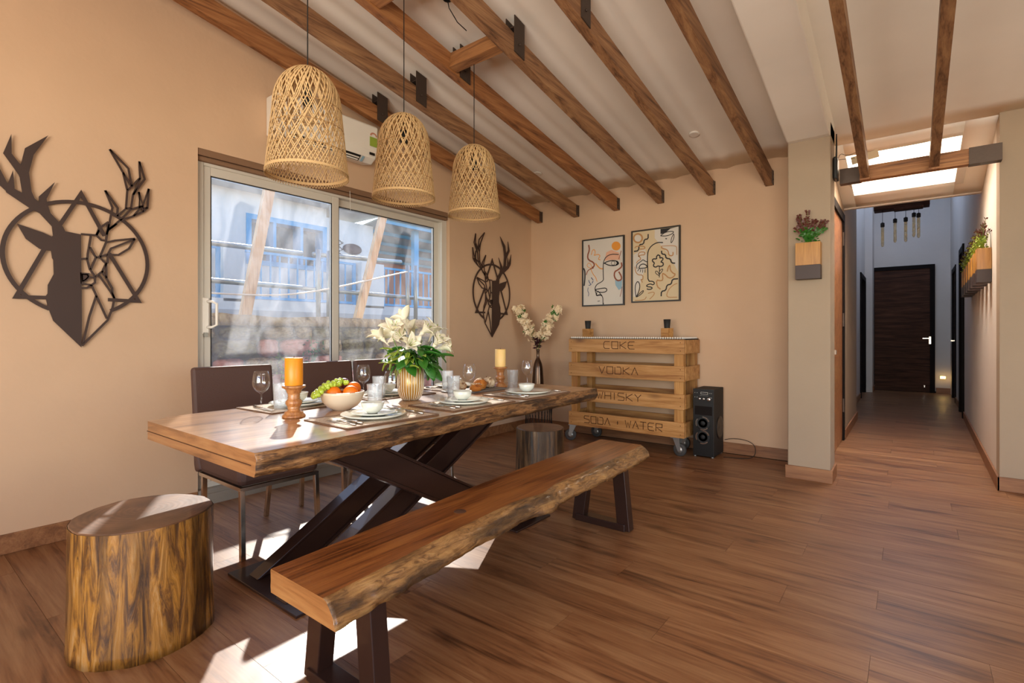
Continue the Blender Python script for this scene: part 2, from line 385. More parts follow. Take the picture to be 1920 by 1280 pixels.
# floor slab and planks
floor = struct(MB().box(-3.64, 3.6, -2.9, 5.6, -.06, -.009).box(-.9, 1.3, 5.6, 12.7, -.06, -.009).build('floor', M['floor_dark']))
PW, PL = .19, 1.285
cache = {}
def plank(x0, x1, yc):
    L = round(x1-x0, 3); key = L
    if key not in cache:
        o = MB().box(-L/2, L/2, -PW/2+.0006, PW/2-.0006, -.009, 0).build('floor_plank', M['floor'], floor); cache[key] = o
        o.location = ((x0+x1)/2, yc, 0)
    else: inst(cache[key], ((x0+x1)/2, yc, 0), parent=floor)
def row(yc, xa, xb, ph):
    x = xa-ph*PL
    while x < xb-.01:
        a, b = max(x, xa), min(x+PL, xb)
        if b-a > .03: plank(a, b-.0012, yc)
        x += PL
n = 0
y = 12.55
yy = [12.62-PW*(i+.5) for i in range(200)]
for i, yc in enumerate(yy):
    if yc < -.75: break
    ph = (i*.37) % 1
    if yc > 5.06: row(yc, -.78, .66, round(ph*4)/4)
    else: row(yc, -3.64, 2.0 if yc > 1 else 1.2, round(ph*4)/4)
more = MB()
for i, yc in enumerate(yy):
    if yc < -2.9: break
    for xa, xb in (((2.0, 3.6),) if yc > 1 and yc < 5.06 else ((1.2, 3.6),) if -.75 <= yc <= 1 else ((-3.64, 3.6),) if yc < -.75 else ()):
        x = xa
        while x < xb-.01:
            more.box(x, min(x+PL, xb)-.0012, yc-PW/2+.0006, yc+PW/2-.0006, -.009, 0); x += PL
stuff(more.build('floor_planks', M['floor'], floor))

# left (window) wall with the sliding window opening
Y0, Y1, ZW0, ZW1 = 1.36, 3.655, .10, 2.33
ww = MB(); TH = .16
ztop = 4.3
ww.prism([(-2.9, 0), (Y0, 0), (Y0, cz(Y0)+.1), (-2.9, cz(-2.9)+.1)], 0, WX-TH, WX)
ww.prism([(Y1, 0), (BY+.1, 0), (BY+.1, cz(BY)+.1), (Y1, cz(Y1)+.1)], 0, WX-TH, WX)
ww.prism([(Y0, ZW1), (Y1, ZW1), (Y1, cz(Y1)+.1), (Y0, cz(Y0)+.1)], 0, WX-TH, WX)
ww.box(WX-TH, WX, Y0, Y1, -.05, ZW0-.03)
struct(ww.build('wall_left', M['wall']))
struct(MB().box(WX-.2, WX+.012, Y0, Y1, ZW0-.03, ZW0).build('trim_1', M['granite'], bev=.003))
struct(MB().box(WX-.22, WX+.012, Y0-.0, Y1+.0, -.0, ZW0-.03).build('trim_2', M['granite']))
# back wall, its right end behind the column
struct(MB().prism([(WX-TH, 0), (-.56, 0), (-.56, 2.75), (WX-TH, 2.75)], 1, BY, BY+.15).build('wall_back', M['wall']))
# column, concrete beam following the roof
struct(MB().box(-.752, -.466, 4.48, 4.75, 0, 2.72).build('column', M['wall_pale'], bev=.008))
cb = MB(); seg = 24; pts = []
for i in range(seg+1):
    yv = 4.75-(4.75+2.9)*i/seg; zb = 2.60+.18*(4.48-yv); zb += .012*nz(yv*1.3, 3)
    if i == 0: zb = 2.60
    pts.append((yv, zb))
pl = [(a, b) for a, b in pts]+[(-2.9, cz(-2.9)+.05), (4.75, cz(4.75)+.05)]
cb.prism(pl, 0, -.752, -.466)
struct(cb.build('concrete_beam', M['ceil'], bev=.01))
# ceiling : sloping, slightly uneven plaster, a hole for the hall skylight
def grid(mb, x0, x1, y0, y1, nx, ny, zf, th=.05):
    vs = []; fs = []
    for j in range(ny+1):
        for i in range(nx+1):
            x = x0+(x1-x0)*i/nx; yv = y0+(y1-y0)*j/ny; vs.append((x, yv, zf(x, yv)))
    k = len(vs); vs += [(a, b, c+th) for a, b, c in vs]; W = nx+1
    for j in range(ny):
        for i in range(nx):
            a = j*W+i; fs.append((a, a+1, a+1+W, a+W)); fs.append((k+a, k+a+W, k+a+1+W, k+a+1))
    nf = len(fs)
    for i in range(nx): fs.append((i, k+i, k+i+1, i+1)); b = ny*W+i; fs.append((b, b+1, k+b+1, k+b))
    for j in range(ny): a = j*W; fs.append((a, a+W, k+a+W, k+a)); b = j*W+nx; fs.append((b, k+b, k+b+W, b+W))
    mb.add(vs, fs, True)
    for q in range(len(fs)-nf): mb.sm[-1-q] = False
def cf(x, yv):
    b = 0
    if x < -.76 and yv < BY:                       # shallow coves beside every rafter
        ph = ((x+3.51) % .503)/.503; b = -.016*math.exp(-((ph-.27)/.10)**2)
    if x > -.46: b = .018*nz(x*1.7, yv*.6)
    return cz(yv)+b+.004*nz(x*3, yv*3, 1)
ce = MB(); grid(ce, -3.64, -.6, -2.9, BY, 96, 30, cf); grid(ce, -.6, 3.6, -2.9, BY, 40, 40, cf)
grid(ce, -.64, -.44, BY, 6.45, 3, 10, cf); grid(ce, .33, .66, BY, 6.45, 3, 10, cf); grid(ce, -.44, .33, BY, 5.28, 8, 3, cf); grid(ce, -.44, .33, 6.15, 6.45, 8, 3, cf)
struct(ce.build('ceiling', M['ceil']))
struct(MB().box(-.9, .9, 6.45, 6.5, 2.44, 4.3).build('wall_upstand', M['wall_white']))
# skylight shaft and pane
sh = MB()
for x0, x1 in ((-.50, -.437), (.327, .39)): sh.prism([(5.22, cz(5.22)+.004), (6.21, cz(6.21)+.004), (6.21, 3.5), (5.22, 3.5)], 0, x0, x1)
sh.box(-.437, .327, 5.22, 5.283, cz(5.22)+.002, 3.5); sh.box(-.437, .327, 6.147, 6.21, cz(6.21)+.013, 3.5)
struct(sh.build('trim_3', M['wall_white']))
w2 = struct(MB().box(-.49, .38, 5.22, 6.21, 3.5, 3.51).build('window_2', M['sky_pane']))
# hall walls
struct(MB().box(-.75, -.55, 4.75, 5.5, 0, 3.2).build('wall_stub', M['wall']))
hl = MB(); hl.box(-.75, -.55, 5.5, 6.47, 2.38, 3.2); hl.box(-.75, -.55, 6.47, 8.1, 0, 4.3)
struct(hl.build('wall_hall_left', M['wall_pale']))
hl = MB(); hl.box(-.85, -.68, 8.1, 10.78, 0, 4.3); hl.box(-.85, -.68, 10.78, 12.0, 2.2, 4.3); hl.box(-.85, -.56, 12.0, 12.62, 0, 4.3)
struct(hl.build('wall_hall_recess', M['wall_white']))
hr = MB(); hr.prism([(.51, 5.03), (.575, 9.0), (.8, 9.0), (.8, 5.2)], 2, 0, 3.2)
hr.prism([(.575, 6.45), (.575, 9.0), (.8, 9.0), (.8, 6.45)], 2, 3.2, 4.3)
hr.prism([(.575, 9.0), (.59, 9.85), (.8, 9.85), (.8, 9.0)], 2, 2.32, 4.3)
hr.prism([(.59, 9.85), (.60, 10.95), (.8, 10.95), (.8, 9.85)], 2, 0, 4.3)
hr.prism([(.60, 10.95), (.61, 11.9), (.8, 11.9), (.8, 10.95)], 2, 2.25, 4.3)
hr.prism([(.61, 11.9), (.61, 12.62), (.8, 12.62), (.8, 11.9)], 2, 0, 4.3)
struct(hr.build('wall_hall_right', M['wall_white']))
struct(MB().box(.51, 3.6, 5.03, 5.2, 0, 2.76).build('wall_right_front', M['wall_pale']))
fw = MB(); fw.box(-.85, -.55, 12.62, 12.75, 0, 4.3); fw.box(-.55, .385, 12.62, 12.75, 2.45, 4.3); fw.box(.385, .8, 12.62, 12.75, 0, 4.3)
struct(fw.build('wall_far', M['wall_white']))
at = MB(); at.box(-.9, .9, 6.45, 8.3, 4.3, 4.36); at.box(-.9, .9, 11.9, 12.75, 4.3, 4.36); at.box(-.9, -.55, 8.3, 11.9, 4.3, 4.36); at.box(.55, .9, 8.3, 11.9, 4.3, 4.36)
struct(at.build('ceiling_atrium', M['wall_white']))
struct(MB().box(-.56, .56, 8.28, 11.92, 4.37, 4.38).build('window_3', M['sky_pane']))
# the unseen sides of the room, with openings added to go with the fill lamps
rb = MB(); rb.box(-3.8, 3.75, -3.05, -2.9, 0, .35); rb.box(-3.8, 3.75, -3.05, -2.9, 2.85, 4.4); rb.box(-3.8, -2.2, -3.05, -2.9, .35, 2.85); rb.box(2.6, 3.75, -3.05, -2.9, .35, 2.85)
struct(rb.build('wall_behind', M['wall']))
rr = MB(); rr.box(3.6, 3.75, -2.9, -.6, 0, 4.3); rr.box(3.6, 3.75, 3.0, 5.2, 0, 3.8); rr.box(3.6, 3.75, -.6, 3.0, 0, .35); rr.box(3.6, 3.75, -.6, 3.0, 2.75, 4.1)
struct(rr.build('wall_right', M['wall']))

# baseboards
def bb(name, pts, lab=None):
    m = MB()
    for a, b in pts: m.box(a[0], b[0], a[1], b[1], 0, .1)
    return struct(m.build(name, M['base'], bev=.003))
bb('baseboard_left', [((WX, -2.9), (WX+.015, Y0-.005)), ((WX, Y1+.005), (WX+.015, BY))])
bb('baseboard_back', [((WX+.015, BY-.015), (-.765, BY))])
bb('baseboard_column', [((-.767, 4.465), (-.451, 4.48)), ((-.466, 4.48), (-.451, 4.75)), ((-.767, 4.48), (-.752, 4.75))])
bb('baseboard_hall_left', [((-.55, 6.47), (-.535, 8.1)), ((-.68, 8.115), (-.665, 10.72)), ((-.56, 12.05), (-.545, 12.62))])
m = MB(); m.prism([(.51, 5.015), (.575, 8.95), (.56, 8.95), (.495, 5.015)], 2, 0, .1); struct(m.build('baseboard_hall_right', M['base'], bev=.003))
bb('baseboard_right', [((.495, 5.015), (3.6, 5.03))])
bb('baseboard_far', [((.40, 12.605), (.61, 12.62)), ((.585, 9.9), (.6, 10.9))])

# ---------------------------------------------------------------- sliding window (structure)
win = bpy.data.objects.new('window_1', None); COL.objects.link(win); struct(win)
FX0, FX1 = -3.79, -3.68
f = MB(); fz1 = 2.285; f.box(FX0, FX1, Y0, Y0+.05, ZW0, fz1); f.box(FX0, FX1, Y1-.07, Y1, ZW0, fz1); f.box(FX0, FX1, Y0+.05, Y1-.07, fz1-.05, fz1); f.box(FX0, FX1, Y0+.05, Y1-.07, ZW0, ZW0+.04)
f.build('window_frame', M['frame'], win, bev=.003)
def sash(y0, y1, x0, x1, glass):
    m = MB(); e = .062; z0, z1 = ZW0+.035, fz1-.045
    m.box(x0, x1, y0, y0+e, z0, z1); m.box(x0, x1, y1-e, y1, z0, z1); m.box(x0, x1, y0+e, y1-e, z0, z0+.08); m.box(x0, x1, y0+e, y1-e, z1-e, z1)
    s_ = m.build('sash', M['frame'], win, bev=.004)
    xm = (x0+x1)/2
    MB().box(xm-.003, xm+.003, y0+e-.005, y1-e+.005, z0+.075, z1-e+.005).build('pane', glass, s_)
    g = MB(); t = .006
    for a, b, c, d in ((y0+e, y0+e+t, z0+.08, z1-e), (y1-e-t, y1-e, z0+.08, z1-e), (y0+e, y1-e, z1-e-t, z1-e)): g.box(x1-.008, x1-.002, a, b, c, d)
    g.build('gasket', M['frame_in'], s_)
    return s_
sash(Y0+.035, 2.43, -3.725, -3.69, M['glass'])
sash(2.395, Y1-.06, -3.775, -3.735, M['glass2'])
h = MB(); h.box(-3.69, -3.672, 1.40, 1.44, 1.12, 1.36)
ha = h.build('handle_plate', M['white'], win, bev=.004)
MB().tube([(-3.672, 1.43, 1.335), (-3.63, 1.44, 1.335), (-3.615, 1.465, 1.32), (-3.615, 1.465, 1.18), (-3.63, 1.44, 1.165), (-3.672, 1.43, 1.165)], .009, 8).build('handle', M['white'], ha)
MB().box(-3.672, -3.655, 1.405, 1.425, 1.10, 1.13).build('latch', M['grey'], ha)
bl = thing('roller_blind', 'brown roller blind rolled up above the sliding window', 'blind', (-3.70, 2.5, 2.3))
MB().box(-.075, .055, -1.14, 1.145, -.012, .03).build('blind_cassette', M['blind'], bl)
MB().box(-.015, .045, -1.14, 1.145, -.045, -.012).build('rolled_fabric', M['blind'], bl, bev=.012)
MB().tube([(.06, .0, 0), (.06, .005, -.16)], .002, 5).build('pull_cord', M['white'], bl)

# ---------------------------------------------------------------- doors
def door(name, parent_mat, leaf, frame, handle=None):
    d = bpy.data.objects.new(name, None); COL.objects.link(d); struct(d)
    MB_ = MB()
    for b in frame: MB_.box(*b)
    MB_.build('door_frame', M['jamb'], d)
    lf = MB().box(*leaf).build('door_leaf', parent_mat, d, bev=.002)
    if handle: handle(d)
    return d
def h_far(d):
    m = MB(); m.box(.20, .31, 12.53, 12.545, 1.03, 1.045); m.box(.295, .325, 12.545, 12.572, .93, 1.07); m.build('door_handle', M['chrome'], d)
    m = MB(); m.box(.22, .235, 12.55, 12.572, .10, .14); m.build('door_stop', M['chrome'], d)
struct(MB().box(-.6, .42, 12.615, 12.75, -.05, .03).build('leak_blocker', M['jamb']))  # box added behind the far door to block light leaking under it
door('door_1', M['door'], (-.56, .31, 12.575, 12.61, .006, 2.375), [(-.62, -.55, 12.56, 12.62, 0, 2.45), (.31, .385, 12.56, 12.62, 0, 2.45), (-.56, .31, 12.56, 12.62, 2.375, 2.45)], h_far)
def h_l(d):
    m = MB(); m.box(-.552, -.536, 5.60, 5.64, .93, .97); m.build('door_handle', M['chrome'], d)
    for z in (.3, 1.2, 2.05): MB().box(-.553, -.540, 6.375, 6.395, z, z+.14).build('hinge', M['steel'], d)
door('door_2', M['door_l'], (-.60, -.558, 5.50, 6.38, .006, 2.30), [(-.62, -.54, 6.38, 6.47, 0, 2.38), (-.62, -.54, 5.5, 6.38, 2.30, 2.38)], h_l)
door('door_3', M['jamb'], (-.78, -.72, 10.86, 11.9, .006, 2.12), [(-.79, -.66, 10.76, 10.86, 0, 2.2), (-.79, -.66, 11.9, 12.0, 0, 2.2), (-.79, -.66, 10.86, 11.9, 2.12, 2.2)])
door('door_4', M['jamb'], (.62, .66, 9.1, 9.75, .006, 2.24), [(.555, .67, 9.0, 9.1, 0, 2.32), (.565, .67, 9.75, 9.85, 0, 2.32), (.56, .67, 9.1, 9.75, 2.24, 2.32)])
def h_r(d): MB().box(.54, .60, 11.10, 11.12, 1.0, 1.02).build('door_handle', M['chrome'], d)
door('door_5', M['door'], (.62, .66, 11.03, 11.82, .006, 2.17), [(.585, .67, 10.95, 11.03, 0, 2.25), (.59, .67, 11.82, 11.9, 0, 2.25), (.59, .67, 11.03, 11.82, 2.17, 2.25)], h_r)

# ---------------------------------------------------------------- rafters
bx = [-3.507, -3.002, -2.498, -2.006, -1.501, -.994]
ords = ['first from the window wall', 'second from the window wall', 'third from the window wall', 'fourth from the window wall', 'fifth from the window wall', 'sixth, nearest the column']
def zb(y): return 2.455+.18*(BY-y)
hangY = [2.70, 2.675, 2.63, 2.61, 2.575, None]
for i, x in enumerate(bx):
    t = thing('rafter', 'rough wooden rafter with dark steel fittings, '+ords[i], 'beam', (x, BY, 2.455), group=None)
    m = MB(); a, b = Vector((0, -.012, .06)), Vector((0, -7.9, .06+.18*7.9))
    n_ = 30; vs = []; hw, hh = .03, .062
    rows = []
    for j in range(n_+1):
        p = a.lerp(b, j/n_); jx = .0022*nz(j*.9, i*7.); jz = .003*nz(j*.8, i*5.+9)
        rows.append([(p.x-hw+jx, p.y, p.z-hh+jz), (p.x+hw+jx, p.y, p.z-hh+jz*1.3), (p.x+hw+jx, p.y, p.z+hh), (p.x-hw+jx, p.y, p.z+hh)])
    vs = [q for r_ in rows for q in r_]
    fs = [(4*j+k, 4*j+(k+1) % 4, 4*j+4+(k+1) % 4, 4*j+4+k) for j in range(n_) for k in range(4)]+[(0, 1, 2, 3), (4*n_, 4*n_+1, 4*n_+2, 4*n_+3)]
    m.add(vs, fs); m.build('timber', M['beam_red'] if i in (0, 2) else M['beam'], t)
    MB().box(-.034, -.030, -.06, 0, .005, .125).box(.030, .0345, -.06, 0, .005, .125).box(-.034, .0345, -.004, 0, .0, .13).build('end_bracket', M['steel'], t)
    for zz in (.045, .09): MB().lathe([(.006, 0), (.006, .004), (.003, .006)], 8, (.0345, -.035, zz), ax=(1, 0, 0)).build('bolt', M['steel'], t)
    if hangY[i]:
        yl = hangY[i]-BY; zc = -.18*yl
        hb = MB(); dy = .052
        def pr(x0, x1, z0, z1): hb.prism([(yl-dy, z0+.18*dy*1), (yl+dy, z0-.18*dy), (yl+dy, z1-.18*dy), (yl-dy, z1+.18*dy)], 0, x0, x1)
        pr(.031, .037, zc+.005, zc+.235); pr(-.037, -.031, zc+.005, zc+.235); pr(-.031, .031, zc+.16, zc+.166)
        hb.build('hanger_plate', M['steel'], t)
        MB().lathe([(.008, 0), (.008, .005), (.004, .008)], 8, (.037, yl, zc+.075), ax=(1, 0, 0)).build('bolt', M['steel'], t)
# short cross pieces between rafters 3 and 4
for k, (yv, lab) in enumerate(((2.515, 'short reddish timber between two rafters, above the farthest pendant lamp'), (1.87, 'short reddish timber between two rafters, at the top edge over the middle pendant'), (1.22, 'short reddish timber between two rafters above the nearest pendant lamp'))):
    t = tag(MB().box(-.2145, .2145, -.035, .035, -.055, .055).build('cross_timber', M['beamx'], loc=(-2.252, yv, zb(yv)+.065), bev=.002), lab, 'beam')
    t.rotation_euler = (R(-10.2), 0, 0)
# beams over the hall side
for k, (x0, x1, lab) in enumerate(((-.30, -.245, 'wooden beam over the right of the room, nearer the column'), (.115, .17, 'wooden beam over the right of the room, farther from the column'))):
    t = thing('hall_beam', lab, 'beam', ((x0+x1)/2, 4.83, 2.315))
    hw = (x1-x0)/2
    MB().prism([(0, 0), (-6.5, 6.5*.185+.0), (-6.5, 6.5*.185+.1), (0, .1)], 0, -hw, hw).build('timber', M['beam'], t)
    MB().box(-hw-.004, hw+.004, -.05, .02, -.004, .03).build('end_strap', M['beam_red'], t)
t = thing('lintel_beam', 'level wooden beam with black steel ends across the hall entrance', 'beam', (.02, 4.9, 2.33))
MB().box(-.455, .485, -.035, .035, 0, .11).build('timber', M['beamx'], t, bev=.002)
MB().box(-.463, -.32, -.04, .04, -.004, .114).build('end_shoe', M['steel'], t); MB().box(.315, .488, -.04, .04, -.004, .114).build('end_shoe', M['steel'], t)
# ceiling spots
for k, (x, yv, lab) in enumerate(((-1.44, 4.37, 'small round white ceiling spot between the fifth and sixth rafters'), (-3.09, 4.41, 'small round white ceiling spot between the first rafters, near the corner'))):
    t = thing('ceiling_spot', lab, 'lamp', (x, yv, cz(yv)-.004)); t.rotation_euler = (R(-10.2), 0, 0)
    MB().lathe([(.045, 0), (.045, -.008), (.035, -.012)], 24).build('trim_ring', M['white'], t)
    MB().lathe([(.034, -.006), (.02, -.010), (.002, -.0105)], 24).build('lens', M['ceramic'], t)
DS=[(-0.001,0.623),(-0.068,0.63),(-0.077,0.652),(-0.09,0.671),(-0.128,0.717),(-0.136,0.747),(-0.141,0.764),(-0.144,0.79),(-0.11,0.888),(-0.175,0.796),(-0.174,0.766),(-0.191,0.783),(-0.203,0.816),(-0.213,0.913),(-0.195,1.01),(-0.137,1.13),(-0.228,1.036),(-0.244,0.947),(-0.25,0.952),(-0.278,0.994),(-0.279,1.093),(-0.309,0.988),(-0.252,0.893),(-0.248,0.88),(-0.238,0.8),(-0.267,0.816),(-0.273,0.91),(-0.291,0.839),(-0.294,0.84),(-0.32,0.903),(-0.337,0.951),(-0.331,0.845),(-0.32,0.821),(-0.3,0.8),(-0.297,0.791),(-0.203,0.724),(-0.171,0.709),(-0.123,0.648),(-0.118,0.599),(-0.123,0.592),(-0.156,0.608),(-0.258,0.639),(-0.225,0.566),(-0.173,0.522),(-0.162,0.518),(-0.126,0.517),(-0.122,0.479),(-0.117,0.468),(-0.115,0.393),(-0.139,0.333),(-0.14,0.286),(-0.149,0.271),(-0.139,0.217),(-0.117,0.142),(0.001,-0.003),(0.003,0.148)]
DN=[(0.001,0.406),(0.03,0.406),(0.034,0.39),(0.021,0.372),(0.003,0.359)]
DL=[[(0.128,1.132),(0.217,1.044),(0.234,0.944)],
[(0.128,1.132),(0.191,1.015),(0.212,0.915)],
[(0.191,1.015),(0.233,0.941)],
[(0.212,0.915),(0.233,0.941),(0.268,0.994),(0.275,1.0)],
[(0.271,1.1),(0.275,1.0)],
[(0.271,1.1),(0.298,1.001),(0.24,0.894)],
[(0.275,1.0),(0.257,0.942),(0.24,0.894),(0.229,0.808)],
[(0.212,0.915),(0.205,0.805)],
[(0.107,0.891),(0.141,0.799),(0.122,0.675)],
[(0.107,0.891),(0.166,0.802),(0.163,0.753)],
[(0.163,0.753),(0.205,0.805),(0.227,0.814)],
[(0.122,0.666),(0.176,0.732),(0.229,0.805),(0.283,0.836)],
[(0.176,0.732),(0.234,0.764),(0.289,0.803),(0.312,0.833),(0.319,0.948)],
[(0.319,0.948),(0.289,0.842),(0.268,0.918),(0.271,0.82)],
[(0.289,0.842),(0.242,0.77)],
[(0.287,0.837),(0.289,0.803)],
[(0.289,0.824),(0.312,0.833)],
[(0.122,0.714),(0.079,0.668),(0.069,0.632)],
[(0.113,0.639),(0.122,0.675)],
[(-0.001,0.625),(0.067,0.629),(0.09,0.605),(0.111,0.604),(0.118,0.667),(0.122,0.702)],
[(0.081,0.661),(0.067,0.629)],
[(0.118,0.667),(0.162,0.709)],
[(0.043,0.624),(0.029,0.518),(0.027,0.484),(0.038,0.435),(0.061,0.395)],
[(0.001,0.487),(0.027,0.493)],
[(0.038,0.558),(0.065,0.503),(0.041,0.432)],
[(0.065,0.503),(0.083,0.508),(0.111,0.594),(0.153,0.612),(0.249,0.637)],
[(0.083,0.508),(0.12,0.529),(0.134,0.563),(0.249,0.634)],
[(0.12,0.526),(0.169,0.53),(0.22,0.574),(0.249,0.634)],
[(0.12,0.529),(0.118,0.48),(0.111,0.474)],
[(0.083,0.505),(0.111,0.474),(0.095,0.429),(0.063,0.392)],
[(0.111,0.474),(0.113,0.391),(0.139,0.336),(0.141,0.307),(0.15,0.276)],
[(0.092,0.429),(0.113,0.391)],
[(0.079,0.405),(0.134,0.312),(0.15,0.276)],
[(0.032,0.39),(0.061,0.389),(0.061,0.361),(0.045,0.346),(0.001,0.351)],
[(0.045,0.346),(0.025,0.328),(0.001,0.326)],
[(0.045,0.346),(0.067,0.288),(0.115,0.159)],
[(0.067,0.288),(0.036,0.171),(0.008,0.02)],
[(0.15,0.276),(0.141,0.22),(0.118,0.15),(0.003,0.006)]]
# ---------------------------------------------------------------- slabs with a live edge
def slab(mb, y0, y1, xl, xr, z0, z1, seed, prof, n=90, both=True):
    """prof: list of (t 0 top..1 bottom, outward offset); material 0 top/bottom, 1 live edge, 2 end grain"""
    rows = []
    for j in range(n+1):
        yv = y0+(y1-y0)*j/n; L, Rr = xl(yv), xr(yv); r = []
        for k, (tt, of) in enumerate(prof):
            z = z1+(z0-z1)*tt; e = of+.010*nz(yv*6, tt*3, seed)*(tt > .05)+.009*nz(yv*23, tt*7, seed)*(tt > .05)
            r.append((Rr+e, yv, z+(.004*nz(yv*13, tt*5, seed+4) if 0 < tt < 1 else 0)))
        for k, (tt, of) in enumerate(prof[::-1]):
            z = z1+(z0-z1)*tt; e = .006*nz(yv*6, tt*3, seed+50)*(tt > .05)
            r.append((L-e, yv, z))
        rows.append(r)
    K = len(rows[0]); P = len(prof)
    vs = [q for r in rows for q in r]; b = len(mb.v); mb.v += vs
    for j in range(n):
        for k in range(K):
            k2 = (k+1) % K; mi = 1 if k != P-1 and k != K-1 else 0
            mb.f.append([b+j*K+k, b+j*K+k2, b+(j+1)*K+k2, b+(j+1)*K+k]); mb.mi.append(mi); mb.sm.append(mi == 1)
    mb.f.append([b+k for k in range(K)][::-1]); mb.mi.append(2); mb.sm.append(False)
    mb.f.append([b+n*K+k for k in range(K)]); mb.mi.append(2); mb.sm.append(False)
    return mb
# dining table
tb = thing('dining_table', 'long live-edge wooden slab dining table on crossed brown steel legs', 'table', (-2.02, 1.88, 0))
ox, oy = 2.02, -1.88
txr = lambda y: -1.575-.045*max(0, y-.9)**.9/1.3+.012*math.sin(y*2.1)
txl = lambda y: -2.565+.012*math.sin(y*2.9)+.07*math.exp(-((y-.74)/.09)**2)
m = MB(); slab(m, .74, 3.02, txl, txr, .685, .76, 3., [(0, 0), (.1, .004), (.3, .007), (.5, .004), (.75, .006), (1, -.002)])
m.v = [(a+ox, b+oy, c) for a, b, c in m.v]
m.build('tabletop', [M['table'], M['edge'], M['endgrain']], tb)
MB().box(-2.49+ox, -1.585+ox, .7385+oy, .741+oy, .7175, .7205).build('lamination_seam', M['carve'], tb)
def legbar(x, a, b, nm='leg_beam'):
    q = MB(); wd, dp = .08, .135
    ya, za = a; yb, zb_ = b; d = Vector((0, yb-ya, zb_-za)).normalized(); u = Vector((0, -d.z, d.y))
    # C-channel : web plus flanges, cut level at both ends
    def poly(o0, o1):
        pts = []
        for o, rev in ((o0, 0), (o1, 1)):
            base = Vector((0, ya, za))+u*o; t0 = (.012-base.z)/d.z; t1 = (.684-base.z)/d.z
            p0, p1 = base+d*t0, base+d*t1
            pts += ([p0, p1] if not rev else [p1, p0])
        return [(p.y+oy, p.z) for p in pts]
    X = x+ox
    q.prism(poly(-dp/2+.012, dp/2-.012), 0, X-wd/2+.008, X+wd/2-.012)
    q.prism(poly(dp/2-.012, dp/2), 0, X-wd/2, X+wd/2); q.prism(poly(-dp/2, -dp/2+.012), 0, X-wd/2, X+wd/2)
    return q.build(nm, M['leg'], tb, bev=.002)
legbar(-2.36, (1.23, 0), (2.50, .685)); legbar(-2.06, (1.20, 0), (2.47, .685)); legbar(-1.83, (2.44, 0), (1.17, .685))
MB().box(-2.50+ox, -1.90+ox, 1.06+oy, 1.34+oy, 0, .011).build('foot_plate', M['leg'], tb, bev=.002)
MB().box(-2.20+ox, -1.74+ox, 2.28+oy, 2.62+oy, 0, .011).build('foot_plate', M['leg'], tb, bev=.002)
MB().box(-2.42+ox, -1.75+ox, 1.0+oy, 1.30+oy, .674, .685).build('mounting_plate', M['leg'], tb)
MB().box(-2.42+ox, -1.98+ox, 2.20+oy, 2.55+oy, .674, .685).build('mounting_plate', M['leg'], tb)
# bench
bn = thing('bench', 'long live-edge wooden bench on brown steel trapezoid legs in front of the dining table', 'bench', (-1.28, 1.76, 0))
ox, oy = 1.28, -1.76
bxl = lambda y: -1.405-.052*(y-.68)+.012*math.sin(y*2.6)
bxr = lambda y: -1.150-.048*(y-.68)+.018*math.sin(y*3.0+.3)+.03*math.exp(-((y-1.72)/.09)**2)
m = MB(); slab(m, .705, 2.83, bxl, bxr, .405, .47, 9., [(0, 0), (.08, .014), (.25, .027), (.5, .040), (.75, .049), (1, .052)], n=150)
m.v = [(a+ox, b+oy, c) for a, b, c in m.v]
m.build('seat_slab', [M['bench'], M['edge_b'], M['endgrain']], bn)
for yv, x0, x1 in ((.93, -1.56, -1.19), (2.70, -1.61, -1.25)):
    q = MB(); xt0, xt1 = x0+.085, x1-.07; up = (0, 1, 0); tb_ = .058
    q.obox((x0+.03+ox, yv+oy, .0), (xt0+ox, yv+oy, .404), .075, tb_, up); q.obox((x1-.03+ox, yv+oy, .0), (xt1+ox, yv+oy, .404), .075, tb_, up)
    q.box(x0+.02+ox, x1-.02+ox, yv-.037+oy, yv+.037+oy, 0, .04); q.box(xt0-.03+ox, xt1+.03+ox, yv-.037+oy, yv+.037+oy, .395, .405)
    q.v = [(a, b, max(c, 0)) for a, b, c in q.v]
    q.build('leg_frame', M['leg'], bn, bev=.003)
MB().lathe([(.024, 0), (.022, .0012), (.001, .0014)], 20).build('knot', M['carve'], bn, loc=(-1.30+ox, 1.36+oy, .4695))
# tree stumps
def stump(name, loc, r, h, mat, label, seed, rz=0):
    t = thing(name, label, 'stool', loc, rz)
    n_ = 72; m = 12; vs = []
    def rad(i, z): a = 2*PI*i/n_; return r*(1+.05*nz(math.cos(a)*1.3+seed, math.sin(a)*1.3)+.018*nz(math.cos(a)*6+seed, math.sin(a)*6, z*2)+.012*nz(math.cos(a)*14, math.sin(a)*14+seed, z*1.5)+.03*(1-z/h)**2)
    for j in range(m+1):
        z = h*j/m
        vs += [(rad(i, z)*math.cos(2*PI*i/n_), rad(i, z)*math.sin(2*PI*i/n_), z) for i in range(n_)]
    fs = [(j*n_+i, j*n_+(i+1) % n_, (j+1)*n_+(i+1) % n_, (j+1)*n_+i) for j in range(m) for i in range(n_)]
    fs.append(tuple(range(n_))[::-1])
    MB().add(vs, fs, True).build('trunk', mat, t)
    top = [(rad(i, h)*.992*math.cos(2*PI*i/n_), rad(i, h)*.992*math.sin(2*PI*i/n_), h) for i in range(n_)]
    q = MB(); q.add(top+[(a, b, c+.004) for a, b, c in [(x*.985, y*.985, z) for x, y, z in top]], [tuple(range(n_, 2*n_))]+[(i, (i+1) % n_, n_+(i+1) % n_, n_+i) for i in range(n_)])
    q.build('cut_top', M['ring'], t); return t
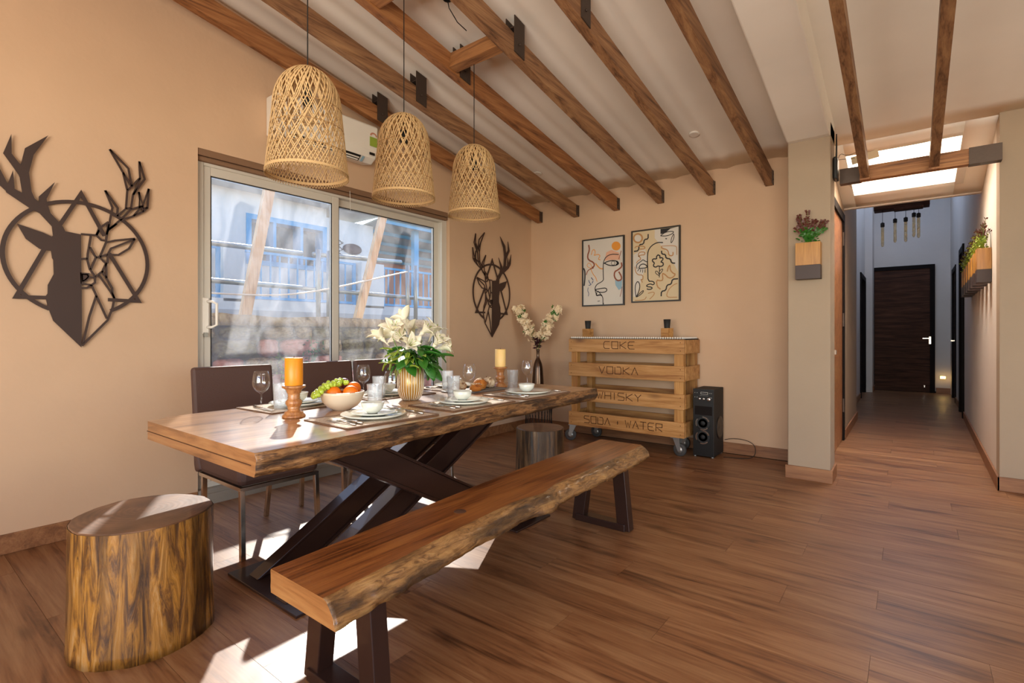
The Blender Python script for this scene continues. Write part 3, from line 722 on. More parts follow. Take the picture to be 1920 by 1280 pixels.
def ringmat():
    k = N('tree_ring_wood'); tc = k.n('TexCoord'); mp = k.n('Mapping'); k.l(tc.outputs['Object'], mp.inputs[0]); mp.inputs['Location'].default_value = (.03, -.02, 0)
    wv = k.n('TexWave', wave_type='RINGS', rings_direction='Z', i_Scale=16., i_Distortion=3., i_Detail=3.); k.l(mp.outputs[0], wv.inputs['Vector'])
    no = k.n('TexNoise', i_Scale=9., i_Detail=6.); k.l(mp.outputs[0], no.inputs['Vector'])
    a = k.n('Math', operation='MULTIPLY_ADD'); a.inputs[1].default_value = .10; k.l(wv.outputs['Fac'], a.inputs[0]); k.l(no.outputs[0], a.inputs[2])
    k.l(k.ramp(a.outputs[0], [(.35, srgb('4e3422')), (.6, srgb('6d4a32')), (.85, srgb('8d6a4c'))]), k.b.inputs['Base Color']); k.b.inputs['Roughness'].default_value = .5
    k.b.inputs['Coat Weight'].default_value = .3; k.bump(a.outputs[0], .25, .003); return k.m
M['ring'] = ringmat()
stump('stump_stool', (-2.275, .665, 0), .222, .447, M['stump'], 'glossy golden-brown tree stump stool at the near end of the table', 2.)
stump('stump_stool', (-2.185, 3.15, 0), .178, .42, M['stump_d'], 'dark grey-brown tree stump stool at the far end of the table', 8.)

# ---------------------------------------------------------------- chairs
def chair(y, label):
    t = thing('dining_chair', label, 'chair', (-2.85, y, 0), group=None)
    s = MB(); s.box(-.26, .25, -.215, .215, .357, .475); s.build('seat', M['leather'], t, bev=.03)
    q = MB(); prof = [(-.205, .375), (-.268, .352), (-.285, .40), (-.300, .60), (-.335, .93), (-.30, .935), (-.262, .62), (-.245, .47)]
    q.prism(prof, 1, -.229, .229); q.build('backrest', M['leather'], t, bev=.018)
    def leg(x0, y0, x1, y1):
        return MB().obox((x0, y0, .345), (x1, y1, 0), .024, .024, (1, 0, 0)).build('leg', M['chrome'], t, bev=.002)
    for sy in (-1, 1): leg(.235, sy*.20, .255, sy*.205); leg(-.235, sy*.19, -.275, sy*.175)
    f = MB()
    for sy in (-1, 1): f.obox((-.25, sy*.20, .348), (.247, sy*.20, .348), .022, .018)
    f.obox((.237, -.2, .348), (.237, .2, .348), .022, .018); f.obox((-.24, -.2, .348), (-.24, .2, .348), .022, .018)
    f.build('seat_frame', M['chrome'], t)
    return t
c0 = chair(1.375, 'dark brown upholstered chair with steel legs, nearest of the three by the window')
dup(c0, (-2.85, 1.955, 0), 0, 'dark brown upholstered chair with steel legs, in the middle of the three by the window')
dup(c0, (-2.85, 2.43, 0), 0, 'dark brown upholstered chair with steel legs, farthest of the three by the window')

# ---------------------------------------------------------------- table setting
TZ = .7605
MATH_ = .006
def placemat(x, y, rz, label):
    t = thing('placemat', label, 'placemat', (x, y, TZ), rz)
    MB().box(-.155, .155, -.225, .225, .0, .0035).build('woven_panel', M['mat'], t)
    q = MB()
    for a, b, c, d in ((-.16, -.153, -.23, .23), (.153, .16, -.23, .23), (-.153, .153, -.23, -.223), (-.153, .153, .223, .23)): q.box(a, b, c, d, 0, .005)
    q.build('border', M['mat_e'], t); return t
near = [1.365, 1.925, 2.485]
pos_words = ['nearest the camera', 'in the middle', 'farthest from the camera']
sides = [('bench side', -1.815, 1), ('window side', -2.42, -1)]
pm = None
for sname, x, sg in sides:
    for i, y in enumerate(near):
        lab = 'woven cream placemat with brown border, %s, %s' % (sname, pos_words[i])
        if pm is None: pm = placemat(x, y, R(-2), lab)
        else: dup(pm, (x, y, TZ), R(random.uniform(-4, 3)), lab)
def plate(r, name, label, loc, h=.016, mat='ceramic'):
    return tag(MB().lathe([(r*.55, 0), (r*.58, .002), (r*.85, .006), (r, h), (r*.985, h+.002), (r*.82, .009), (r*.55, .005), (.001, .005)], 48, cap=False).build(name, M[mat], loc=loc), label, 'plate')
def bowl_small(label, loc):
    return tag(MB().lathe([(.022, 0), (.026, .002), (.042, .018), (.050, .045), (.0475, .046), (.040, .022), (.024, .006), (.001, .005)], 36, cap=False).build('small_bowl', M['ceramic'], loc=loc), label, 'bowl')
P0 = TZ+.005
p_big = p_sm = b_sm = None
for sname, x, sg in sides:
    for i, y in enumerate(near):
        wl = sname+', '+pos_words[i]; px = x-.0*sg
        l1, l2, l3 = 'pale dinner plate on the placemat, '+wl, 'pale side plate stacked on the dinner plate, '+wl, 'small pale bowl on the stacked plates, '+wl
        z2 = P0+.0095; z3 = z2+.0065
        if p_big is None:
            p_big = plate(.138, 'dinner_plate', l1, (px, y, P0)); p_sm = plate(.098, 'side_plate', l2, (px-.005, y+.005, z2), .012); b_sm = bowl_small(l3, (px-.008, y, z3))
        else:
            for o, loc, l in ((p_big, (px, y, P0), l1), (p_sm, (px-.005, y+.005, z2), l2), (b_sm, (px-.008, y, z3), l3)):
                if o is p_sm and i == 2: continue
                c = inst(o, loc if not (o is b_sm and i == 2) else (px-.008, y, z2)); c['label'] = l if not (o is b_sm and i == 2) else 'small pale bowl set straight on its plate, '+wl
# cutlery
def fork(label, loc, rz):
    t = thing('fork', label, 'fork', loc, rz)
    MB().tube([(-.10, 0, .002), (-.03, 0, .004), (.02, 0, .006)], [.0045, .003, .0035], 6).build('handle', M['silver'], t)
    q = MB(); q.box(.018, .045, -.012, .012, .005, .007)
    for k in range(4): q.box(.045, .085, -.012+k*.0068, -.0085+k*.0068, .005, .0065)
    q.build('tines', M['silver'], t); return t
def knife(label, loc, rz):
    t = thing('knife', label, 'knife', loc, rz)
    MB().tube([(-.10, 0, .004), (-.01, 0, .004)], [.006, .004], 6).build('handle', M['silver'], t)
    MB().prism([(-.01, -.006), (.09, -.008), (.105, .0), (.09, .007), (-.01, .006)], 2, .003, .005).build('blade', M['silver'], t); return t
def spoon(label, loc, rz):
    t = thing('spoon', label, 'spoon', loc, rz)
    MB().tube([(-.10, 0, .003), (.03, 0, .005)], [.0045, .0028], 6).build('handle', M['silver'], t)
    MB().ball((.055, 0, .006), .028, 12, 8, (1, .66, .18)).build('spoon_bowl', M['silver'], t); return t
F0 = K0 = S0 = None
for i, y in enumerate(near):
    wl = 'bench side, '+pos_words[i]; zc = TZ+.0055
    a = (-1.80, y-.175, zc); b = (-1.815, y-.20, zc); c = (-1.80, y+.185, zc)
    if i == 0:
        F0 = fork('steel fork left of the plate, '+wl, a, R(182)); K0 = knife('steel knife beside the fork, '+wl, (a[0]+.0, a[1]+.028, zc), R(184)); S0 = spoon('steel spoon right of the plate, '+wl, c, R(176))
    else:
        dup(F0, a, R(178), 'steel fork left of the plate, '+wl); dup(K0, (a[0], a[1]+.028, zc), R(181), 'steel knife beside the fork, '+wl); dup(S0, c, R(181), 'steel spoon right of the plate, '+wl)
for i, y in enumerate(near):
    wl = 'window side, '+pos_words[i]
    dup(F0, (-2.42, y+.18, TZ+.0055), R(2), 'steel fork beside the plate, '+wl); dup(K0, (-2.41, y-.185, TZ+.0055), R(-3), 'steel knife beside the plate, '+wl)
# glasses
def wine_mesh():
    return MB().lathe([(.034, 0), (.034, .0015), (.012, .004), (.0045, .010), (.0038, .075), (.009, .082), (.026, .093), (.037, .112), (.0395, .13), (.036, .158), (.030, .182), (.0292, .182), (.035, .158), (.0385, .13), (.036, .1125), (.025, .0945), (.002, .086)], 32, cap=False)
def tumbler_mesh():
    n_ = 60; vs = []; fs = []
    prof = [(.0315, 0), (.0315, .003), (.0375, .118), (.0385, .122), (.0365, .122), (.0358, .118), (.030, .008), (.001, .007)]
    for r, z in prof: vs += [(r*(1+(.014*math.cos(i*PI) if .005 > abs(z-.06)-.06 else 0))*math.cos(2*PI*i/n_), r*(1+(.014*math.cos(i*PI) if z < .12 else 0))*math.sin(2*PI*i/n_), z) for i in range(n_)]
    fs = [(k*n_+i, k*n_+(i+1) % n_, (k+1)*n_+(i+1) % n_, (k+1)*n_+i) for k in range(len(prof)-1) for i in range(n_)]
    return MB().add(vs, fs, True)
G = [(-2.375, 1.155, 'wine glass standing left of the near candle, window side'), (-2.40, 1.735, 'wine glass between the fruit bowl and the flower vase, window side'), (-1.955, 1.575, 'wine glass in front of the flower vase, bench side'),
     (-2.36, 2.22, 'wine glass just right of the flower vase, window side'), (-2.06, 2.235, 'wine glass in front of the bread board'), (-2.04, 2.79, 'wine glass at the far end of the table, bench side')]
g0 = None
for x, y, l in G:
    if g0 is None: g0 = tag(wine_mesh().build('wine_glass', M['cup'], loc=(x, y, TZ+(.005 if x < -2.3 else 0))), l, 'glass')
    else: c = inst(g0, (x, y, TZ+(.005 if x < -2.3 else 0))); c['label'] = l
T = [(-2.345, 1.235, 'ribbed glass tumbler behind the near candle holder'), (-2.005, 1.515, 'ribbed glass tumbler behind the nearest bench-side plate'), (-2.345, 1.80, 'ribbed glass tumbler beside the vase, on the window side'),
     (-2.345, 2.335, 'ribbed glass tumbler beyond the vase, left of the bread'), (-2.03, 2.07, 'ribbed glass tumbler behind the middle bench-side plate'), (-2.065, 2.66, 'ribbed glass tumbler behind the farthest bench-side plate')]
t0 = None
for x, y, l in T:
    if t0 is None: t0 = tag(tumbler_mesh().build('tumbler', M['rib'], loc=(x, y, TZ+.0055)), l, 'glass')
    else: c = inst(t0, (x, y, TZ+.0005)); c['label'] = l
# candles
def holder(label, loc):
    t = tag(MB().lathe([(.047, 0), (.048, .006), (.044, .012), (.038, .016), (.039, .021), (.032, .026), (.024, .031), (.023, .036), (.028, .041), (.024, .044), (.030, .051), (.034, .060), (.033, .070), (.026, .078), (.023, .081), (.027, .085), (.023, .089), (.026, .096), (.024, .100), (.029, .106), (.030, .112), (.036, .122), (.047, .128), (.049, .132), (.047, .137), (.040, .136), (.001, .134)], 40).build('candle_holder', M['turned'], loc=loc), label, 'candle holder')
    return t
def candle(mat, label, loc):
    t = thing('pillar_candle', label, 'candle', loc)
    MB().lathe([(.036, 0), (.037, .003), (.0368, .118), (.034, .1205), (.031, .117), (.001, .115)], 36).build('wax', M[mat], t)
    MB().tube([(0, 0, .114), (.001, 0, .128)], .0012, 5).build('wick', M['black'], t); return t
holder('turned wooden holder under the orange candle, near end of table', (-2.105, 1.165, TZ)); candle('candle_o', 'orange pillar candle on a turned wooden holder, near end of table', (-2.105, 1.165, TZ+.137))
holder('turned wooden holder under the cream candle, behind the bread', (-2.195, 2.69, TZ)); candle('candle_c', 'cream pillar candle on a turned wooden holder, far end of table', (-2.195, 2.69, TZ+.137))
# fruit bowl
fbx, fby = -2.13, 1.42
tag(MB().lathe([(.038, 0), (.042, .003), (.068, .016), (.090, .042), (.101, .076), (.103, .087), (.100, .088), (.097, .076), (.086, .044), (.064, .020), (.03, .008), (.001, .007)], 48, cap=False).build('fruit_bowl', M['bowl'], loc=(fbx, fby, TZ)), 'beige bowl of oranges and grapes on the table', 'bowl')
oranges = [((-.0, -.045, .083), 'orange at the left front of the fruit bowl'), ((.050, .012, .085), 'orange in the middle of the fruit bowl, with speckled peel'), ((-.002, .066, .096), 'orange at the right edge of the fruit bowl'), ((-.045, .02, .055), 'orange lying low at the back of the fruit bowl')]
o0 = None
for (a, b, c), l in oranges:
    if o0 is None:
        o0 = thing('orange', l, 'fruit', (fbx+a, fby+b, TZ+c)); MB().ball((0, 0, 0), .034, 24, 16, (1, 1, .94)).build('peel', M['orange'], o0)
        MB().lathe([(.004, .031), (.003, .034), (.001, .034)], 6).build('stem_end', M['stem'], o0)
    else: dup(o0, (fbx+a, fby+b, TZ+c), random.uniform(0, 6), l)
tag(MB().ball((0, 0, 0), .027, 20, 12).build('plum', M['plum'], loc=(fbx-.045, fby+.042, TZ+.118)), 'dark red plum behind the oranges in the fruit bowl', 'fruit')
gp = thing('grape_bunch', 'bunch of pale green grapes spilling over the left of the fruit bowl', 'fruit', (fbx-.02, fby-.05, TZ+.09))
MB().tube([(-.02, .07, .02), (0, .01, .035), (0, -.04, .02), (.01, -.085, -.01)], [.003, .003, .0025, .0015], 6).build('grape_stem', M['stem'], gp)
gm = MB().ball((0, 0, 0), .0105, 12, 8, (1, 1, 1.3)).build('grape', M['grape'], gp, loc=(0, 0, .03))
rg = random.Random(4)
for k in range(64):
    t_ = k/63; cy = .085-.18*t_; czz = .035-.045*max(0, t_-.55)/.45-.0; wdt = .034*(1-.55*t_)
    a = rg.uniform(0, 2*PI); rr_ = wdt*math.sqrt(rg.random())
    inst(gm, (rr_*math.cos(a)-.01+.02*t_, cy, czz+abs(rr_*math.sin(a))*.7-.008), (rg.uniform(-.9, .9), rg.uniform(-.9, .9), rg.uniform(0, 6)), parent=gp)
# bread board
bd = tag(MB().box(-.09, .09, -.21, .21, 0, .008).build('serving_board', M['slate'], loc=(-2.175, 2.42, TZ), bev=.003), 'thin grey slate board under the bread loaves', 'board')
bd.rotation_euler = (0, 0, R(-6))
def loaf(label, loc, rz, L, r, mat):
    t = thing('bread_loaf', label, 'bread', loc, rz); n_, m_ = 20, 14; vs = []
    for j in range(m_+1):
        u = -1+2*j/m_; rr = r*math.sqrt(max(0, 1-abs(u)**2.6))+.001
        for i in range(n_):
            a = 2*PI*i/n_; q = rr*(1+.09*nz(u*3+loc[1]*9, math.cos(a)*2, math.sin(a)*2)); z = q*math.sin(a)*.9
            vs.append((q*math.cos(a), u*L/2, max(z+r*.72, 0)))
    fs = [(j*n_+i, j*n_+(i+1) % n_, (j+1)*n_+(i+1) % n_, (j+1)*n_+i) for j in range(m_) for i in range(n_)]+[tuple(range(n_)), tuple(range(m_*n_, (m_+1)*n_))]
    MB().add(vs, fs, True).build('crust', mat, t)
    for k in range(4):
        y = (-.3+.2*k)*L; MB().tube([(-r*.55, y-.008, r*1.42), (0, y, r*1.66), (r*.55, y+.012, r*1.40)], [.001, .0045, .001], 6).build('scored_ridge', M['crust_d'], t)
    return t
bz = TZ+.0085
loaf('seeded brown loaf at the left end of the bread board', (-2.20, 2.29, bz), R(8), .13, .036, M['crust_d'])
loaf('glossy orange-brown loaf in the middle of the bread board', (-2.155, 2.435, bz), R(35), .12, .042, M['crust'])
loaf('floured round roll at the right end of the bread board', (-2.19, 2.56, bz), R(60), .10, .040, M['crust_d'])
loaf('dark flaky roll behind the tumbler on the bread board', (-2.10, 2.335, bz), R(-20), .08, .028, M['crust'])

# lily vase
vs_ = thing('flower_vase', 'amber and cream ribbed vase holding the white lilies', 'vase', (-2.15, 1.86, TZ))
vp = [(.035, 0), (.045, .006), (.058, .024), (.067, .05), (.070, .08), (.070, .188), (.066, .190), (.065, .18), (.064, .08), (.05, .03), (.001, .01)]
MB().lathe(vp, 48, cap=False).build('body', M['gold'], vs_)
rib = None
for k in range(30):
    a = 2*PI*k/30
    if rib is None: rib = MB().tube([(r+.0005, 0, z) for r, z in vp[:6]], .0026, 5).build('rib', M['cream_rib'], vs_)
    else: inst(rib, (0, 0, 0), (0, 0, a), parent=vs_)
bq = thing('lily_bouquet', 'bouquet of white lilies with dark green leaves in the ribbed vase', 'flowers', (-2.15, 1.86, TZ+.03))
rl = random.Random(5)
def petal_mesh(L, wd, curl):
    vs = []; n_ = 8
    for j in range(n_+1):
        u = j/n_; ww_ = wd*math.sin(PI*min(1, u*.93+.07))**.8*(1-.2*u); ang = curl*u*u
        x = L*(u-.12*u*u*curl); z = L*.35*u-L*.55*u*u*u*curl*.8
        for k in (-1, -.5, 0, .5, 1): vs.append((x, k*ww_/2, z+.012*abs(k)**2*(1-u)+.002*math.sin(u*20+k*3)*abs(k)))
    fs = [(j*5+k, j*5+k+1, (j+1)*5+k+1, (j+1)*5+k) for j in range(n_) for k in range(4)]
    return MB().add(vs, fs, True)
def solidify(o, t=.0012):
    s = o.modifiers.new('thick', 'SOLIDIFY'); s.thickness = t; return o
lil = [(-.11, -.10, .30), (.02, -.135, .345), (.06, -.07, .26), (-.05, .0, .40), (.07, .02, .335), (-.10, .07, .35), (.04, .12, .33), (.10, .085, .27), (.0, -.05, .30), (-.14, .0, .31), (.06, .17, .25)]
pm0 = None; core0 = None
for k, (a, b, c) in enumerate(lil):
    d = Vector((a, b, (c-.16)*1.0)).normalized(); q = Vector((0, 0, 1)).rotation_difference((d+Vector((rl.uniform(-.5, .5), rl.uniform(-.5, .5), -.2))).normalized())
    core = MB().lathe([(.003, -.05), (.005, -.02), (.014, .004), (.004, .006)], 10)
    if core0 is None: core0 = core.build('lily', M['petal'], bq)
    lo = core0 if k == 0 else inst(core0, (0, 0, 0), parent=bq)
    lo.location = (a, b, c); lo.rotation_euler = q.to_euler()
    for j in range(6):
        rot = (0, R(-42-10*(j % 2)+rl.uniform(-12, 16)), R(60*j+rl.uniform(-9, 9)))
        if pm0 is None: pm0 = solidify(petal_mesh(.098, .052, .8).build('petal', M['petal'], lo)); pm0.rotation_euler = rot
        else: inst(pm0, (0, 0, 0), rot, rl.uniform(.85, 1.15), parent=lo)
    st = MB()
    for j in range(4):
        a_ = j*1.57; st.tube([(0, 0, 0), (.010*math.cos(a_), .010*math.sin(a_), .05), (.016*math.cos(a_), .016*math.sin(a_), .062)], [.0009, .0008, .0022], 4)
    st.build('stamens', M['leafl'], lo)
sm = MB()
for (a, b, c) in lil: sm.tube([(a*.12, b*.12, .0), (a*.35, b*.35, .16), (a, b, c-.04)], .0025, 5)
sm.build('stems', M['stem'], bq)
def leaf_mesh(L, wd):
    vs = []
    for j in range(7):
        u = j/6; h_ = wd*math.sin(PI*(u*.92+.04))**.75; z = -L*.35*u*u
        for k in (-1, 0, 1): vs.append((L*u, k*h_/2, z+abs(k)*.006))
    return MB().add(vs, [(j*3+k, j*3+k+1, (j+1)*3+k+1, (j+1)*3+k) for j in range(6) for k in range(2)], True)
lf0 = solidify(leaf_mesh(.085, .042).build('leaf', M['leafg'], bq), .0008); lf0.location = (.02, -.05, .2)
lf1 = solidify(leaf_mesh(.075, .02).build('leaf', M['leafl'], bq), .0008); lf1.location = (.02, -.02, .19)
for k in range(120):
    a = rl.uniform(0, 2*PI); rr_ = rl.uniform(.03, .115); z = rl.uniform(.165, .27)
    if k < 22: a = rl.uniform(-1.2, 1.7)
    bias = .03 if rl.random() < .6 else 0
    g = lf0 if (math.sin(a) > -.1 or rl.random() < .45) else lf1
    inst(g, (rr_*math.cos(a), rr_*math.sin(a)+bias, z-.2*rr_), (rl.uniform(-.6, .6), rl.uniform(-.5, .9), a+rl.uniform(-.7, .7)), rl.uniform(.75, 1.4), parent=bq)

# ---------------------------------------------------------------- pendant lamps
def pendant(label, x, y, z, cordlen, r=.171, hgt=.465):
    t = thing('pendant_lamp', label, 'lamp', (x, y, z))
    def prof(u):                     # u 0 rim .. 1 crown -> r,z
        if u < .62: k = u/.62; return r*(1-.17*k), hgt*.62*k
        k = (u-.62)/.38*PI/2; return max(r*.83*math.cos(k), .012), hgt*(.62+.38*math.sin(k))
    for sgn in (1, -1):
        wv = MB(); NS = 64
        for s_ in range(NS):
            vs = []; J = 26
            for j in range(J+1):
                u = j/J; rr_, zz = prof(u*.985); a = 2*PI*s_/NS+sgn*(1.5*u+.18*math.sin(s_*2.4)*u); rr_ += .0012*sgn
                wd = (.0021+.0022*max(0, (u-.55)/.45)*(1 if s_ % 2 else .35)); da = wd/max(rr_, .03)
                for q in (-1, 1): vs.append(((rr_)*math.cos(a+q*da), rr_*math.sin(a+q*da), zz))
            wv.add(vs, [(2*j, 2*j+1, 2*j+3, 2*j+2) for j in range(J)], True)
        o = wv.build('weave', M['rattan'], t); solidify(o, .0016); stuff(o)
    for u in (.0, .012, .20, .41, .60):
        rr_, zz = prof(u); MB().tube([((rr_)*math.cos(2*PI*i/48), rr_*math.sin(2*PI*i/48), zz) for i in range(48)], .0035 if u < .1 else .0019, 6, closed=True).build('hoop', M['rattan'] if u < .1 else M['rattan_d'], t)
    rb_ = None
    for k in range(6):
        if rb_ is None: rb_ = MB().tube([(prof(u)[0], 0, prof(u)[1]) for u in [i/14*.97 for i in range(15)]], .0022, 5).build('upright', M['rattan_d'], t)
        else: inst(rb_, (0, 0, 0), (0, 0, k*PI/3), parent=t)
    sc = MB(); pts = []
    for i in range(160):
        a = 2*PI*i/160; pts.append(((r+.001)*math.cos(a), (r+.001)*math.sin(a), -.002-.015*(i % 2)))
    sc.tube(pts, .0021, 4, closed=True); stuff(sc.build('rim_fringe', M['rattan'], t))
    MB().lathe([(.006, .375), (.02, .37), (.021, .31), (.018, .30), (.001, .30)], 16).build('bulb_socket', M['black_m'], t)
    MB().lathe([(.012, .30), (.016, .285), (.030, .255), (.030, .235), (.018, .215), (.001, .21)], 20).build('bulb', M['amber_bulb'], t)
    MB().tube([(0, 0, .375), (0, 0, hgt), (0, 0, cordlen)], .0028, 6).build('cord', M['black_m'], t)
    return t
L1 = pendant('nearest and largest-looking woven rattan pendant lamp over the table', -2.09, 1.22, 1.825, 1.6)
def pend_cord(o, L):
    for c in o.children:
        if c.name.startswith('cord'): c.data = c.data.copy(); [setattr(v.co, 'z', L) for v in c.data.vertices if v.co.z > 1]
L2 = dup(L1, (-2.235, 1.885, 1.888), 1., 'middle woven rattan pendant lamp over the flower vase'); pend_cord(L2, zb(1.885)-1.888+.006)
L3 = dup(L1, (-2.29, 2.53, 1.916), 2., 'farthest woven rattan pendant lamp over the far candle'); pend_cord(L3, zb(2.53)-1.916+.006)
pend_cord(L1, zb(1.22)-1.825+.006)
t = thing('ceiling_cable', 'short black cable looping from a round ceiling hole above the farthest pendant', 'cable', (-2.26, 2.25, cz(2.25)-.012))
MB().lathe([(.026, .012), (.026, -.004), (.016, -.006), (.014, .004), (.001, .004)], 20).build('grommet', M['black_m'], t)
MB().tube([(0, 0, 0), (.004, .012, -.05), (-.01, .10, -.09), (-.015, .19, -.10)], .003, 6).build('wire', M['black_m'], t)
# ---------------------------------------------------------------- deer heads cut from sheet metal
def deer(label, y, z, mir):
    t = thing('deer_wall_art', label, 'wall art', (WX+.012, y, z))
    s_ = -1 if mir else 1
    P = lambda u, v, d: (d, s_*u, v)
    TH_ = .006
    pts = DS
    m = MB(); vs = [P(a, b, 0) for a, b in pts]+[P(a, b, TH_) for a, b in pts]; n_ = len(pts)
    from mathutils.geometry import tessellate_polygon
    tri = tessellate_polygon([[Vector((a, b, 0)) for a, b in pts]])
    fs = [tuple(q) for q in tri]+[tuple(i+n_ for i in q) for q in tri]+[(i, (i+1) % n_, n_+(i+1) % n_, n_+i) for i in range(n_)]
    m.add(vs, fs); m.strip(DN+[DN[0]], .012, P, 0, TH_); m.add([P(a, b, TH_) for a, b in DN], [tuple(range(len(DN)))])
    m.build('solid_half', M['deer'], t)
    m = MB()
    for l in DL: m.strip(l, .0105, P, .0005, TH_-.001)
    m.build('outline_half', M['deer'], t)
    ring = [(.312*math.cos(a), .487+.312*math.sin(a)) for a in [2*PI*i/72 for i in range(73)]]
    # the ring stops where it would cross the lower face
    segs = []; cur = []
    for q in ring:
        if q[1] < .28 and abs(q[0]) < .118:
            if cur: segs.append(cur); cur = []
        else: cur.append(q)
    if cur: segs.append(cur)
    m = MB()
    for g in segs: m.strip(g, .019, P, .001, TH_-.002)
    m.build('ring', M['deer'], t)
    m = MB(); m.strip([(-.15, .53), (-.262, .262), (-.14, .265)], .019, P, .0016, TH_-.002)
    m.strip([(-.105, .63), (0, .85), (.104, .63)], .019, P, .0016, TH_-.002); m.strip([(.125, .535), (.268, .266), (.12, .268)], .019, P, .0016, TH_-.002)
    m.build('triangle', M['deer'], t); return t
deer('large brown metal deer head wall art left of the window, left half solid', .766, 1.049, False)
deer('brown metal deer head wall art between window and corner, right half solid', 4.302, 1.085, True)

# ---------------------------------------------------------------- pictures
def xw(px, py, Y=BY):
    a = (px-960)/957; b = (626-py)/957; F = (-math.sin(YAW), math.cos(YAW)); Q = (math.cos(YAW), math.sin(YAW))
    dx, dy = F[0]+a*Q[0], F[1]+a*Q[1]; k = Y/dy; return dx*k, CAMH+b*k
def picture(label, x0, x1, z0, z1, paper, strokes, crop):
    t = thing('framed_picture', label, 'picture', ((x0+x1)/2, BY, (z0+z1)/2))
    cx, cz_ = (x0+x1)/2, (z0+z1)/2; w_, h_ = (x1-x0)/2, (z1-z0)/2
    MB().box(-w_+.01, w_-.01, -.016, -.003, -h_+.01, h_-.01).build('print', M[paper], t)
    q = MB(); f_ = .014
    for a, b, c, d in ((-w_, -w_+f_, -h_, h_), (w_-f_, w_, -h_, h_), (-w_+f_, w_-f_, -h_, -h_+f_), (-w_+f_, w_-f_, h_-f_, h_)): q.box(a, b, -.026, 0, c, d)
    q.build('frame', M['frame_b'], t)
    P = lambda u, v, d: (u, -.0165-d, v)
    by = {}
    for mat, wd, pts in strokes: by.setdefault(mat, []).append((wd, pts))
    k = 0
    for mat, ls in by.items():
        q = MB()
        for wd, pts in ls:
            pp = [xw(1060+a/6.4, 400+b/6.4) for a, b in pts]; pp = [(max(-w_+.016, min(w_-.016, a-cx)), max(-h_+.016, min(h_-.016, b-cz_))) for a, b in pp]
            if wd == 0: q.add([P(a, b, .0004+k*.0004) for a, b in pp], [tuple(range(len(pp)))])
            else: q.strip(smooth2(pp), wd, P, .0002+k*.0004, .0003)
        stuff(q.build('painted_strokes', M[mat], t)); k += 1
    return t
def smooth2(p):
    if len(p) < 3: return p
    for _ in range(1 if len(p) > 6 else 2):
        q = [p[0]]
        for a, b in zip(p[:-1], p[1:]): q += [(a[0]*.75+b[0]*.25, a[1]*.75+b[1]*.25), (a[0]*.25+b[0]*.75, a[1]*.25+b[1]*.75)]
        p = q+[p[-1]]
    return p
def circ(cx, cy, rx, ry, n=20): return [(cx+rx*math.cos(2*PI*i/n), cy+ry*math.sin(2*PI*i/n)) for i in range(n)]
def cc(*a, **k): p = circ(*a, **k); return p+[p[0]]
s1 = [('ochre', 0, circ(618, 393, 54, 54)), ('blush', 0, [(500, 470), (560, 440), (650, 470), (670, 560), (610, 560), (540, 560), (480, 570)]), ('sky_ink', 0, [(605, 800), (690, 800), (685, 900), (650, 920), (610, 860)]),
      ('ink', .016, [(220, 660), (245, 690), (245, 780), (235, 870)]),
      ('ink', .009, [(650, 495), (560, 490), (500, 520), (470, 570), (462, 640), (465, 760), (468, 800), (440, 825), (390, 850), (365, 890), (368, 930), (385, 980)]),
      ('ink', .011, [(465, 605), (520, 575), (590, 565), (640, 580), (650, 610), (600, 630), (530, 625), (480, 600)]), ('ink', .005, cc(582, 598, 22, 24)), ('ink', .018, [(625, 575), (640, 600), (620, 620)]),
      ('ink', .010, [(365, 915), (440, 900), (500, 895), (510, 930), (470, 950), (400, 945), (370, 920)]), ('ink', .014, [(385, 950), (380, 990), (430, 975), (450, 990)]), ('ink', .008, [(400, 930), (460, 1000), (460, 1060), (465, 1095)]), ('ink', .014, [(462, 1075), (466, 1100)]),
      ('sienna', .016, [(290, 380), (300, 440), (275, 510), (285, 560), (350, 590), (360, 630), (330, 655)]), ('sienna', .010, [(350, 655), (280, 680), (260, 740)]), ('sienna', .016, [(680, 590), (690, 640), (640, 680), (600, 700), (595, 760), (630, 810), (680, 800), (685, 760), (650, 700)]),
      ('ochre', .008, [(320, 500), (335, 440), (360, 435), (370, 480), (350, 510), (400, 490), (430, 510), (400, 550), (430, 560)]), ('ochre', .012, [(370, 600), (400, 640), (430, 665), (460, 665)]), ('ochre', .006, [(270, 620), (290, 590), (320, 620), (330, 660), (280, 650), (268, 620)]), ('ochre', .008, [(310, 660), (340, 730), (375, 770), (390, 820)]),
      ('sienna', .007, [(680, 450), (665, 500), (650, 550)]), ('sienna', .006, [(690, 880), (680, 950), (665, 1000)]), ('blue_ink', .009, [(320, 770), (335, 790), (345, 800)]), ('blue_ink', .008, [(290, 800), (300, 835), (325, 855), (290, 865)]), ('blue_ink', .006, [(285, 890), (275, 930), (295, 960), (285, 995)]), ('blue_ink', .008, [(330, 840), (345, 810)]), ('ink', .006, [(395, 1055), (425, 1050)])]
picture('framed abstract face print with an orange sun, left of the pair over the cart', -2.918, -2.404, 1.43, 2.18, 'paper', s1, None)
def stair(p): 
    out = [p[0]]
    for a in p[1:]: out.append(a)
    return out
K = 'ink'
